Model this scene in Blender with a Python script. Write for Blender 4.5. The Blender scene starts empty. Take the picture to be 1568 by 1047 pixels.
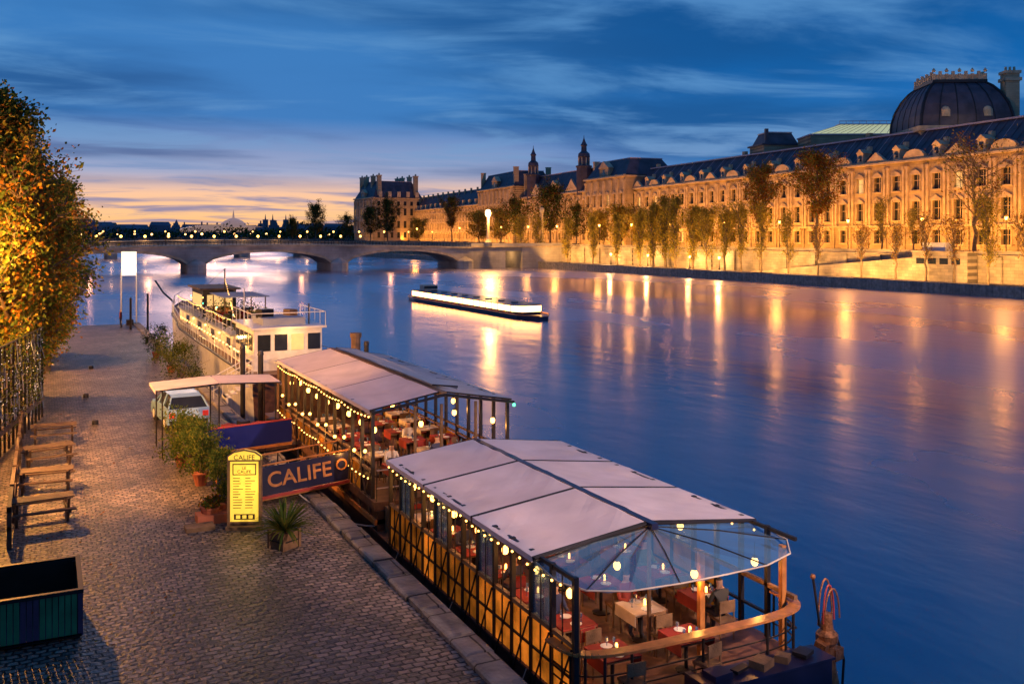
import bpy, math, random
from mathutils import Vector, Matrix
random.seed(7)
R = random
scn = bpy.context.scene
scn.view_settings.view_transform = 'Standard'
scn.view_settings.look = 'None'
scn.view_settings.exposure = 0
V = Vector
WATER = -1.8

# ------------------------------------------------------------------ materials
def nt(name):
    m = bpy.data.materials.new(name); m.use_nodes = True
    n = m.node_tree.nodes; l = m.node_tree.links
    return m, n, l, n['Principled BSDF']

def M(name, col, rough=.7, metal=0., var=.3, scale=2., bump=0., bscale=25., em=None, es=0., nosample=True, spec=.5):
    m, n, l, p = nt(name)
    tc = n.new('ShaderNodeTexCoord')
    nz = n.new('ShaderNodeTexNoise'); nz.inputs['Scale'].default_value = scale; nz.inputs['Detail'].default_value = 6
    l.new(tc.outputs['Object'], nz.inputs['Vector'])
    cr = n.new('ShaderNodeValToRGB')
    cr.color_ramp.elements[0].position = .3; cr.color_ramp.elements[1].position = .7
    a = [max(0, c*(1-var)) for c in col]; b = [min(1, c*(1+var)) for c in col]
    cr.color_ramp.elements[0].color = (*a, 1); cr.color_ramp.elements[1].color = (*b, 1)
    l.new(nz.outputs['Fac'], cr.inputs['Fac']); l.new(cr.outputs['Color'], p.inputs['Base Color'])
    p.inputs['Roughness'].default_value = rough; p.inputs['Metallic'].default_value = metal
    p.inputs['Specular IOR Level'].default_value = spec
    if bump > 0:
        n2 = n.new('ShaderNodeTexNoise'); n2.inputs['Scale'].default_value = bscale; n2.inputs['Detail'].default_value = 8
        l.new(tc.outputs['Object'], n2.inputs['Vector'])
        bp = n.new('ShaderNodeBump'); bp.inputs['Strength'].default_value = bump; bp.inputs['Distance'].default_value = .05
        l.new(n2.outputs['Fac'], bp.inputs['Height']); l.new(bp.outputs['Normal'], p.inputs['Normal'])
    if em:
        p.inputs['Emission Color'].default_value = (*em, 1); p.inputs['Emission Strength'].default_value = es
        if nosample:
            m.cycles.emission_sampling = 'NONE'
    return m

def MBrick(name, c1, c2, mortar, bw, rh, ms, axes='xy', rough=.75, bump=.6, dist=.03, distort=.02, nscale=.6, lo=.55, hi=1.3, dscale=2.3):
    m, n, l, p = nt(name)
    tc = n.new('ShaderNodeTexCoord'); sp = n.new('ShaderNodeSeparateXYZ'); cb = n.new('ShaderNodeCombineXYZ')
    l.new(tc.outputs['Object'], sp.inputs[0])
    l.new(sp.outputs['xyz'.index(axes[0])], cb.inputs[0]); l.new(sp.outputs['xyz'.index(axes[1])], cb.inputs[1])
    nd = n.new('ShaderNodeTexNoise'); nd.inputs['Scale'].default_value = dscale; nd.inputs['Detail'].default_value = 3
    l.new(cb.outputs[0], nd.inputs['Vector'])
    vm = n.new('ShaderNodeVectorMath'); vm.operation = 'MULTIPLY_ADD'
    l.new(nd.outputs['Color'], vm.inputs[0]); vm.inputs[1].default_value = (distort*4,)*3
    l.new(cb.outputs[0], vm.inputs[2])
    br = n.new('ShaderNodeTexBrick'); br.inputs['Scale'].default_value = 1
    br.inputs['Color1'].default_value = (*c1, 1); br.inputs['Color2'].default_value = (*c2, 1); br.inputs['Mortar'].default_value = (*mortar, 1)
    br.inputs['Mortar Size'].default_value = ms; br.inputs['Mortar Smooth'].default_value = .5
    br.inputs['Brick Width'].default_value = bw; br.inputs['Row Height'].default_value = rh
    l.new(vm.outputs[0], br.inputs['Vector'])
    nz = n.new('ShaderNodeTexNoise'); nz.inputs['Scale'].default_value = nscale; nz.inputs['Detail'].default_value = 7
    l.new(tc.outputs['Object'], nz.inputs['Vector'])
    mr = n.new('ShaderNodeMapRange'); mr.inputs[1].default_value = .3; mr.inputs[2].default_value = .7
    mr.inputs[3].default_value = lo; mr.inputs[4].default_value = hi
    l.new(nz.outputs['Fac'], mr.inputs[0])
    mx = n.new('ShaderNodeVectorMath'); mx.operation = 'SCALE'
    l.new(br.outputs['Color'], mx.inputs[0]); l.new(mr.outputs[0], mx.inputs['Scale'])
    l.new(mx.outputs[0], p.inputs['Base Color']); p.inputs['Roughness'].default_value = rough
    n3 = n.new('ShaderNodeTexNoise'); n3.inputs['Scale'].default_value = 7; n3.inputs['Detail'].default_value = 5
    l.new(tc.outputs['Object'], n3.inputs['Vector'])
    ma = n.new('ShaderNodeMath'); ma.operation = 'MULTIPLY_ADD'
    l.new(br.outputs['Fac'], ma.inputs[0]); ma.inputs[1].default_value = -1.; l.new(n3.outputs['Fac'], ma.inputs[2])
    bp = n.new('ShaderNodeBump'); bp.inputs['Strength'].default_value = bump; bp.inputs['Distance'].default_value = dist
    l.new(ma.outputs[0], bp.inputs['Height']); l.new(bp.outputs['Normal'], p.inputs['Normal'])
    return m

def MCloth(name, col, trans=.35, emis=0., ecol=(1, .5, .1), bump=.25, lo=.84, sc=1.3):
    m, n, l, p = nt(name)
    n.remove(p); out = n['Material Output']
    tc = n.new('ShaderNodeTexCoord'); nz = n.new('ShaderNodeTexNoise'); nz.inputs['Scale'].default_value = sc; nz.inputs['Detail'].default_value = 5
    l.new(tc.outputs['Object'], nz.inputs['Vector'])
    cr = n.new('ShaderNodeValToRGB'); cr.color_ramp.elements[0].position = .3; cr.color_ramp.elements[1].position = .7
    cr.color_ramp.elements[0].color = (*[c*lo for c in col], 1); cr.color_ramp.elements[1].color = (*col, 1)
    l.new(nz.outputs['Fac'], cr.inputs[0])
    d = n.new('ShaderNodeBsdfDiffuse'); t = n.new('ShaderNodeBsdfTranslucent'); mx = n.new('ShaderNodeMixShader'); mx.inputs[0].default_value = trans
    l.new(cr.outputs[0], d.inputs[0]); l.new(cr.outputs[0], t.inputs[0])
    if bump > 0:
        bp = n.new('ShaderNodeBump'); bp.inputs['Strength'].default_value = bump; bp.inputs['Distance'].default_value = .08
        l.new(nz.outputs['Fac'], bp.inputs['Height']); l.new(bp.outputs[0], d.inputs['Normal'])
    l.new(d.outputs[0], mx.inputs[1]); l.new(t.outputs[0], mx.inputs[2])
    o = mx.outputs[0]
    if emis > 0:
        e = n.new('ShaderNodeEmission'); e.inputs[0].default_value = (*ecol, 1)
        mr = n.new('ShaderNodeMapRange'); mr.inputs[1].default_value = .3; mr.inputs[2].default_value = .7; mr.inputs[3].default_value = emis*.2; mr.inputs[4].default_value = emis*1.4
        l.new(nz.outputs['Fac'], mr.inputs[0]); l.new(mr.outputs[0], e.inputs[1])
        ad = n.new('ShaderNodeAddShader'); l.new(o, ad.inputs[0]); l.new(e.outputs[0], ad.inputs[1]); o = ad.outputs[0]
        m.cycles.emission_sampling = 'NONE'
    l.new(o, out.inputs[0])
    return m

cobble = MBrick('cobblestone', (.33, .25, .205), (.09, .08, .078), (.016, .014, .014), .25, .18, .03, 'xy', .4, 1.0, .09, .05, .35, .4, 1.4, 2.6)
kerbst = MBrick('kerb_stone', (.3, .26, .22), (.2, .18, .16), (.04, .035, .03), 4, 1.3, .03, 'xy', .6, 1, .06, .01, 1.5)
wallst = MBrick('quay_wall_stone', (.4, .33, .24), (.28, .24, .19), (.14, .12, .1), 1.6, .6, .02, 'yz', .85, .6, .03, .004, .25)
bridgest = MBrick('bridge_stone', (.42, .38, .34), (.36, .33, .3), (.2, .18, .16), 2.2, .8, .02, 'xz', .85, .4, .03, .004, .15)
palst = MBrick('palace_limestone', (.44, .35, .22), (.37, .29, .185), (.22, .17, .11), 1.5, .55, .02, 'xz', .85, .4, .03, .002, .12)
paltrim = M('palace_trim_stone', (.45, .36, .24), .8, var=.3, scale=.6, bump=.3, bscale=6)
slate = M('slate_roof', (.055, .048, .07), .6, var=.4, scale=.4, bump=.4, bscale=3)
lead = M('lead_ridge', (.4, .34, .4), .5, var=.2)
winglass = M('window_glass', (.02, .025, .035), .12, var=.2)
winlit = M('window_lit', (.3, .2, .08), .4, em=(1, .6, .2), es=.9)
asphalt = M('asphalt', (.055, .053, .05), .8, var=.3, bump=.4)
earth = M('terrain_soil', (.07, .07, .05), .95, var=.4, scale=.02)
darkmetal = M('dark_metal', (.025, .022, .025), .45, .4, var=.3)
wood = M('weathered_wood', (.16, .09, .045), .65, var=.4, scale=4, bump=.3)
darkwood = M('dark_stained_wood', (.07, .04, .025), .65, var=.5, scale=4, bump=.3)
teak = M('varnished_wood', (.42, .17, .05), .3, var=.3, scale=5)
navy = M('navy_paint', (.012, .014, .05), .3, var=.3)
hullbrown = M('hull_paint', (.03, .014, .014), .4, var=.4)
redcloth = M('red_cloth', (.22, .018, .015), .8, var=.4)
redpaint = M('red_paint', (.35, .04, .03), .5, var=.3)
whitecloth = M('white_cloth', (.55, .45, .36), .8, var=.2)
white = M('white_paint', (.72, .71, .7), .4, var=.15)
deckwood = M('deck_boards', (.13, .06, .035), .5, var=.4, scale=5)
canvas = MCloth('canvas_roof', (.8, .7, .73), .18, lo=.8, sc=.8)
canvasb = MCloth('canvas_roof_grey', (.5, .55, .62), .2)
amber = MCloth('amber_panel_backglow', (.7, .27, .04), .5, .34, (1, .33, .03), lo=.4, sc=1.6)  # emission stands in for lantern light coming through the panel
amber2 = MCloth('amber_panel_backglow_dim', (.4, .15, .03), .5, .12, (1, .33, .03), lo=.4, sc=1.6)  # dimmer copy, with the lantern backlight again put into its emission
navycloth = MCloth('navy_tarp', (.02, .03, .22), .1)
bulb = M('lamp_bulb', (1, .7, .3), .4, em=(1, .46, .09), es=8)
bulbw = M('lamp_bulb_white', (1, .9, .7), .4, em=(1, .65, .25), es=30)
bark = M('tree_bark', (.13, .095, .065), .9, var=.4, scale=3, bump=.6)
def leafm(name, c): return MCloth(name, c, .45, bump=0, lo=.5, sc=.5)
lf_or = leafm('leaf_orange', (.42, .18, .03)); lf_ye = leafm('leaf_yellow', (.48, .36, .055)); lf_gr = leafm('leaf_green', (.1, .16, .035)); lf_dk = leafm('leaf_dark', (.04, .05, .022)); lf_br = leafm('leaf_brown', (.3, .12, .03))
lf_ol = leafm('leaf_olive', (.24, .24, .045))

def water_mat():
    m, n, l, p = nt('river_water'); n.remove(p); out = n['Material Output']
    tc = n.new('ShaderNodeTexCoord')
    mp = n.new('ShaderNodeMapping'); mp.inputs['Scale'].default_value = (.5, .22, 1)
    mp.inputs['Rotation'].default_value = (0, 0, math.radians(20))
    l.new(tc.outputs['Object'], mp.inputs[0])
    a = n.new('ShaderNodeTexNoise'); a.inputs['Scale'].default_value = 1.; a.inputs['Detail'].default_value = 4; a.inputs['Roughness'].default_value = .5
    l.new(mp.outputs[0], a.inputs['Vector'])
    b = n.new('ShaderNodeTexNoise'); b.inputs['Scale'].default_value = .07; b.inputs['Detail'].default_value = 4
    l.new(mp.outputs[0], b.inputs['Vector'])
    bp = n.new('ShaderNodeBump'); bp.inputs['Strength'].default_value = .3; bp.inputs['Distance'].default_value = .14
    l.new(a.outputs['Fac'], bp.inputs['Height'])
    mr = n.new('ShaderNodeMapRange'); mr.inputs[1].default_value = .35; mr.inputs[2].default_value = .65; mr.inputs[3].default_value = .17; mr.inputs[4].default_value = .33
    l.new(b.outputs['Fac'], mr.inputs[0])
    g = n.new('ShaderNodeBsdfGlossy'); g.inputs['Color'].default_value = (.98, .87, .92, 1)
    l.new(mr.outputs[0], g.inputs['Roughness']); l.new(bp.outputs[0], g.inputs['Normal'])
    d = n.new('ShaderNodeBsdfDiffuse'); d.inputs[0].default_value = (.001, .065, .16, 1)
    fr = n.new('ShaderNodeFresnel'); fr.inputs['IOR'].default_value = 1.7; l.new(bp.outputs[0], fr.inputs['Normal'])
    ma = n.new('ShaderNodeMapRange'); ma.inputs[3].default_value = .22; ma.inputs[4].default_value = 1.0
    l.new(fr.outputs[0], ma.inputs[0])
    mx = n.new('ShaderNodeMixShader'); l.new(ma.outputs[0], mx.inputs[0]); l.new(d.outputs[0], mx.inputs[1]); l.new(g.outputs[0], mx.inputs[2])
    l.new(mx.outputs[0], out.inputs[0])
    return m
water = water_mat()

def pvc_mat():
    m, n, l, p = nt('clear_pvc'); n.remove(p); out = n['Material Output']
    t = n.new('ShaderNodeBsdfTransparent'); t.inputs[0].default_value = (.6, .75, .9, 1)
    g = n.new('ShaderNodeBsdfGlossy'); g.inputs[0].default_value = (.8, .9, 1, 1); g.inputs['Roughness'].default_value = .1
    d = n.new('ShaderNodeBsdfDiffuse'); d.inputs[0].default_value = (.2, .38, .55, 1)
    m1 = n.new('ShaderNodeMixShader'); m1.inputs[0].default_value = .5; l.new(g.outputs[0], m1.inputs[1]); l.new(d.outputs[0], m1.inputs[2])
    m2 = n.new('ShaderNodeMixShader'); m2.inputs[0].default_value = .42; l.new(t.outputs[0], m2.inputs[1]); l.new(m1.outputs[0], m2.inputs[2])
    l.new(m2.outputs[0], out.inputs[0]); return m
pvc = pvc_mat()

def person_mat(name, top, legs, zt, zl, zh):
    m, n, l, p = nt(name)
    tc = n.new('ShaderNodeTexCoord'); sp = n.new('ShaderNodeSeparateXYZ'); l.new(tc.outputs['Object'], sp.inputs[0])
    mr = n.new('ShaderNodeMath'); mr.operation = 'MULTIPLY'; mr.inputs[1].default_value = .5; l.new(sp.outputs[2], mr.inputs[0])
    cr = n.new('ShaderNodeValToRGB'); cr.color_ramp.interpolation = 'CONSTANT'; e = cr.color_ramp.elements
    e[0].position = 0; e[0].color = (*legs, 1); e[1].position = zl*.5; e[1].color = (*top, 1)
    q = e.new(zt*.5); q.color = (.5, .3, .2, 1); q = e.new(zh*.5); q.color = (.05, .03, .02, 1)
    l.new(mr.outputs[0], cr.inputs[0]); l.new(cr.outputs[0], p.inputs['Base Color']); p.inputs['Roughness'].default_value = .8
    return m

# ------------------------------------------------------------------ mesh builder
class MB:
    def __init__(s): s.v = []; s.f = []; s.fm = []; s.mats = []
    def mi(s, m):
        if m not in s.mats: s.mats.append(m)
        return s.mats.index(m)
    def add(s, vs, fs, m):
        o = len(s.v); s.v += [tuple(v) for v in vs]; k = s.mi(m)
        for f in fs: s.f.append(tuple(i+o for i in f)); s.fm.append(k)
    def box(s, x0, x1, y0, y1, z0, z1, m):
        s.add([(x0,y0,z0),(x1,y0,z0),(x1,y1,z0),(x0,y1,z0),(x0,y0,z1),(x1,y0,z1),(x1,y1,z1),(x0,y1,z1)],
              [(0,3,2,1),(4,5,6,7),(0,1,5,4),(1,2,6,5),(2,3,7,6),(3,0,4,7)], m)
    def cbox(s, c, sz, m, rz=0, rx=0, ry=0):
        mt = Matrix.Translation(c) @ Matrix.Rotation(rz, 4, 'Z') @ Matrix.Rotation(rx, 4, 'X') @ Matrix.Rotation(ry, 4, 'Y')
        a, b, d = sz[0]/2, sz[1]/2, sz[2]/2
        vs = [mt @ V(p) for p in [(-a,-b,-d),(a,-b,-d),(a,b,-d),(-a,b,-d),(-a,-b,d),(a,-b,d),(a,b,d),(-a,b,d)]]
        s.add(vs, [(0,3,2,1),(4,5,6,7),(0,1,5,4),(1,2,6,5),(2,3,7,6),(3,0,4,7)], m)
    def tube(s, p, q, r, m, r2=None, n=6):
        p = V(p); q = V(q); r2 = r if r2 is None else r2
        d = q-p
        if d.length < 1e-6: return
        d.normalize(); u = d.orthogonal().normalized(); w = d.cross(u)
        vs = []
        for c, rr in ((p, r), (q, r2)):
            for i in range(n):
                a = 2*math.pi*i/n; vs.append(c+(u*math.cos(a)+w*math.sin(a))*rr)
        fs = [(i, (i+1) % n, n+(i+1) % n, n+i) for i in range(n)] + [tuple(range(n))[::-1], tuple(range(n, 2*n))]
        s.add(vs, fs, m)
    def path(s, pts, r, m, n=6, r2=None):
        k = len(pts)-1
        for i in range(k):
            a = r if r2 is None else r+(r2-r)*i/k; b = r if r2 is None else r+(r2-r)*(i+1)/k
            s.tube(pts[i], pts[i+1], a, m, b, n)
    def poly(s, pts, m): s.add(pts, [tuple(range(len(pts)))], m)
    def prism(s, pts, vec, m):
        n = len(pts); vec = V(vec); a = [V(p) for p in pts]; b = [p+vec for p in a]
        s.add(a+b, [tuple(range(n))[::-1], tuple(range(n, 2*n))]+[(i, (i+1) % n, n+(i+1) % n, n+i) for i in range(n)], m)
    def lathe(s, c, prof, m, n=14, a0=0):
        vs = []; fs = []
        for r, z in prof:
            for i in range(n):
                a = a0+2*math.pi*i/n; vs.append((c[0]+r*math.cos(a), c[1]+r*math.sin(a), c[2]+z))
        for j in range(len(prof)-1):
            for i in range(n): fs.append((j*n+i, j*n+(i+1) % n, (j+1)*n+(i+1) % n, (j+1)*n+i))
        fs.append(tuple(range(n))[::-1]); fs.append(tuple(range((len(prof)-1)*n, len(prof)*n)))
        s.add(vs, fs, m)
    def ball(s, c, r, m, n=10, sc=(1,1,1)):
        k = n//2+1
        vs = []; fs = []
        for j in range(1, k):
            t = math.pi*j/k
            for i in range(n):
                a = 2*math.pi*i/n
                vs.append((c[0]+r*sc[0]*math.sin(t)*math.cos(a), c[1]+r*sc[1]*math.sin(t)*math.sin(a), c[2]+r*sc[2]*math.cos(t)))
        for j in range(k-2):
            for i in range(n): fs.append((j*n+i, (j+1)*n+i, (j+1)*n+(i+1) % n, j*n+(i+1) % n))
        vs.append((c[0], c[1], c[2]+r*sc[2])); vs.append((c[0], c[1], c[2]-r*sc[2])); a = len(vs)-2
        for i in range(n): fs.append((a, i, (i+1) % n)); fs.append((a+1, (k-2)*n+(i+1) % n, (k-2)*n+i))
        s.add(vs, fs, m)
    def grid(s, fn, nu, nv, m):
        vs = [fn(i/nu, j/nv) for j in range(nv+1) for i in range(nu+1)]
        fs = [(j*(nu+1)+i, j*(nu+1)+i+1, (j+1)*(nu+1)+i+1, (j+1)*(nu+1)+i) for j in range(nv) for i in range(nu)]
        s.add(vs, fs, m)
    def leaves(s, c, sg, n, size, mats, flat=False):
        for _ in range(n):
            p = V((R.gauss(c[0], sg[0]), R.gauss(c[1], sg[1]), R.gauss(c[2], sg[2])))
            d = V((R.gauss(0,1), R.gauss(0,1), R.gauss(0,1)))
            if d.length < .01: continue
            if flat: d = V((d.x*.2, d.y*.2, 1))
            d.normalize(); u = d.orthogonal().normalized(); w = d.cross(u)
            q = size*R.uniform(.6, 1.3)
            s.add([p-u*q, p+w*q*.55, p+u*q, p-w*q*.55], [(0,1,2,3)], R.choice(mats))
    def mesh(s, name, smooth=False):
        me = bpy.data.meshes.new(name); me.from_pydata(s.v, [], s.f)
        for m in s.mats: me.materials.append(m)
        me.polygons.foreach_set('material_index', s.fm)
        if smooth: me.polygons.foreach_set('use_smooth', [True]*len(s.f))
        me.update(); return me
    def build(s, name, loc=(0,0,0), rz=0, smooth=False, parent=None):
        return obj(name, s.mesh(name, smooth), loc, rz, parent)

def obj(name, me, loc=(0,0,0), rz=0, parent=None, sc=1):
    o = bpy.data.objects.new(name, me); scn.collection.objects.link(o)
    o.location = loc; o.rotation_euler = (0, 0, rz); o.scale = (sc, sc, sc) if not isinstance(sc, tuple) else sc
    if parent: o.parent = parent
    return o

def light(loc, w, col=(1, .55, .2), rad=.15, parent=None, typ='POINT', name='lamp_light', **k):
    d = bpy.data.lights.new(name, typ); d.energy = w; d.color = col
    if typ in ('POINT', 'SPOT'): d.shadow_soft_size = rad
    o = bpy.data.objects.new(name, d); scn.collection.objects.link(o); o.location = loc
    if typ == 'SPOT': d.spot_size = math.radians(k.get('cone', 70)); d.spot_blend = k.get('blend', .6)
    if typ == 'AREA': d.shape = 'RECTANGLE'; d.size = k['sx']; d.size_y = k['sy']
    if 'aim' in k:
        o.rotation_euler = (V(k['aim'])-V(loc)).to_track_quat('-Z', 'Y').to_euler()
    if parent: o.parent = parent
    return o

# ------------------------------------------------------------------ ground, water
b = MB(); b.box(-4, 7.55, -40, 98, -3, 0, cobble); b.build('quay_pavement')
b = MB(); y = -40
while y < 98:
    ln = R.uniform(.8, 1.7); y1 = min(y+ln, 98); dz = R.uniform(-.02, .025)
    xa, xb_ = 7.55+R.uniform(-.04, .02), 8.15+R.uniform(-.03, .03)
    b.box(xa, xb_, y+.015, y1-.015, -3, .08+dz, kerbst)
    b.add([(xa, y+.015, .08+dz), (xb_, y+.015, .08+dz), (xb_, y1-.015, .08+dz), (xa, y1-.015, .08+dz), (xa+.05, y+.06, .12+dz), (xb_-.05, y+.06, .12+dz), (xb_-.05, y1-.06, .12+dz), (xa+.05, y1-.06, .12+dz)], [(4,5,6,7),(0,1,5,4),(1,2,6,5),(2,3,7,6),(3,0,4,7)], kerbst)
    y = y1
b.build('quay_kerb')
b = MB(); b.poly([(-4000, -300, WATER), (4000, -300, WATER), (4000, 6000, WATER), (-4000, 6000, WATER)], water); b.build('river_water')
b = MB(); b.box(-3000, -3.5, -100, 5500, -3, 5, earth); b.build('left_bank_ground')
b = MB(); b.box(-4.1, -3.4, -40, 600, -2.9, 5.02, wallst); b.box(-3.95, -3.55, -40, 600, 5.02, 5.9, wallst); b.build('left_quay_wall')
b = MB(); b.box(152, 3000, -100, 5500, -3, 4.8, asphalt); b.build('right_bank_road')
b = MB(); b.box(143, 152, -100, 900, -3, 0, kerbst); b.box(142.8, 143.6, -100, 900, -2.9, .14, kerbst); b.build('lower_quay')
b = MB()
b.box(151.4, 152.2, -100, 900, 0, 4.81, wallst); b.box(151.2, 152.35, -100, 900, 4.81, 5.0, paltrim); b.box(151.5, 152.0, -100, 900, 5.0, 5.75, wallst)
for i in range(60): b.box(151.0, 151.42, -60+i*9, -59+i*9, 0, 4.7, wallst)
b.build('right_quay_wall')
b = MB()
b.prism([(149.3, 128, 0), (149.3, 176, 0), (149.3, 128, 4.4)], (.6, 0, 0), wallst)
b.prism([(149.9, 128, 0), (149.9, 176, 0), (149.9, 128, 3.6)], (1.1, 0, 0), asphalt)
b.box(148.6, 151.2, 116, 128, 0, 5.4, wallst); b.box(148.4, 151.3, 115.8, 128.2, 5.4, 5.65, paltrim)
b.box(149, 151.6, 121, 126, 5.65, 7.2, white)
for i in range(4): b.box(148.55, 148.62, 117.5+i*2.6, 119.3+i*2.6, 3.2, 4.3, winglass)
b.build('quay_ramp')
b = MB(); b.box(-3000, 3000, 1500, 5600, -3, 3, earth); b.build('distant_ground')
b = MB()
for i in range(420):
    x = -3+abs(R.gauss(0, 2.6)); y = R.uniform(20, 75)
    if x < 7.4: b.leaves((x, y, .02), (.15, .15, .002), R.choice([1, 1, 2, 4]), .05, [lf_or, lf_ye, lf_br], True)
b.build('fallen_leaves')

# ------------------------------------------------------------------ bridges
def bridge(name, yf, yb, xs, ztop, zend, spring, crown, mat):
    b = MB(); x0, x1 = xs[0], xs[-1]; xm = (x0+x1)/2; hw = (x1-x0)/2
    def top(x): t = (x-xm)/hw; return ztop-(ztop-zend)*t*t
    N = 16
    for a, c in zip(xs[:-1], xs[1:]):
        pw = 2.0; l, r = a+pw, c-pw; m = (l+r)/2; h = (r-l)/2
        P = []
        for i in range(N+1):
            x = l+(r-l)*i/N; t = (x-m)/h
            z = spring+(crown-spring)*math.sqrt(max(0, 1-t*t))**1.2
            P.append((x, z))
        for i in range(N):
            (xa, za), (xb_, zb) = P[i], P[i+1]
            ta, tb = top(xa)-1.0, top(xb_)-1.0
            for yy in (yf, yb): b.poly([(xa, yy, za), (xb_, yy, zb), (xb_, yy, tb), (xa, yy, ta)], mat)
            b.poly([(xa, yf, za), (xb_, yf, zb), (xb_, yb, zb), (xa, yb, za)], mat)
            b.prism([(xa, yf-.15, za), (xb_, yf-.15, zb), (xb_, yf-.15, zb+.7), (xa, yf-.15, za+.7)], (0, .15, 0), paltrim)
    for x in xs:
        b.box(x-2, x+2, yf, yb, -3, top(x)-1.0, mat)
        b.lathe((x, yf-.2, -3), [(2.6, 0), (2.6, 3.6), (2.2, 4.0), (.3, 5.0)], mat, 12)
    n = 30
    for i in range(n):
        xa = x0-2+(x1-x0+4)*i/n; xb_ = x0-2+(x1-x0+4)*(i+1)/n
        ta, tb = top(xa), top(xb_)
        for y0, y1, d0, d1 in ((yf-.5, yb+.5, -1.0, -.55),):
            b.add([(xa, y0, ta+d0), (xb_, y0, tb+d0), (xb_, y1, tb+d0), (xa, y1, ta+d0), (xa, y0, ta+d1), (xb_, y0, tb+d1), (xb_, y1, tb+d1), (xa, y1, ta+d1)],
                  [(0,3,2,1),(4,5,6,7),(0,1,5,4),(1,2,6,5),(2,3,7,6),(3,0,4,7)], paltrim)
        for yy in (yf-.3, yb+.1):
            b.tube((xa, yy, ta+.45), (xb_, yy, tb+.45), .09, darkmetal)
            b.tube((xa, yy, ta+.0), (xb_, yy, tb+.0), .06, darkmetal)
            for q in range(4):
                t = q/4; b.tube((xa+(xb_-xa)*t, yy, ta+(tb-ta)*t-.55), (xa+(xb_-xa)*t, yy, ta+(tb-ta)*t+.45), .06, darkmetal, n=4)
    return b
b = bridge('stone_bridge', 270, 288, [-3, 37, 77, 117], 6.5, 5.6, .3, 3.9, bridgest)
b.box(119, 131, 270, 288, -3, 4.8, bridgest); b.box(137, 152, 270, 288, -3, 4.8, bridgest); b.box(131, 137, 270.5, 288, 3.6, 4.8, bridgest)
b.box(119, 152, 269.6, 288.4, 4.8, 5.2, paltrim); b.box(119, 152, 269.8, 270.3, 5.2, 6.1, bridgest)
b.build('stone_bridge')
light((134, 278, 2.5), 500, rad=.4, name='passage_lamp')
b = bridge('distant_bridge', 455, 472, [-3, 26, 55, 84, 113, 142], 7.2, 5.6, .2, 4.2, bridgest)
for x in range(0, 142, 10): b.ball((x, 453.5, 8.2), .6, bulb, 8)
b.build('arched_bridge')
for x in (12, 26, 40, 55, 70, 84, 99, 113): light((x, 452, 6.5), 420, (1, .56, .24), .6, name='bridge_lamp_and_fill')
for x in (10, 24, 50, 64, 90, 104): light((x, 262, 3.5), 420, (1, .46, .2), .5, name='bridge_lamp_and_fill')  # added fill over the water, warming the bridge face; no lamps hang there
def lamp_column(name, x, y, z0, z1, lit=True, w=2500):
    b = MB()
    b.lathe((x, y, z0), [(1.2, 0), (1.2, 1.2), (.9, 1.5), (.55, 2.2), (.42, (z1-z0)*.85), (.6, (z1-z0)*.9), (.3, (z1-z0)*.93)], paltrim, 10)
    b.ball((x, y, z1), .85, bulbw if lit else paltrim, 10, (1, 1, 1.4))
    b.lathe((x, y, z1+.9), [(.5, 0), (.25, .35), (.06, .9)], darkmetal, 8)
    o = b.build(name)
    if lit: light((x, y-1.6, z1-.3), w, (1, .46, .1), .8, name='lamp_light')
    return o
lamp_column('bridge_lamp_column', 124, 268, 5.2, 15.5, True, 20000)
lamp_column('bridge_column', 150, 281, 5.2, 17, False)
b = MB()
for i in range(15):
    x = -2+i*8.2; b.tube((x, 287, 5.5), (x, 287, 9.5), .08, darkmetal); b.ball((x, 287, 9.7), R.uniform(.18, .3), bulb, 6)
b.build('bridge_lamps')

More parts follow.
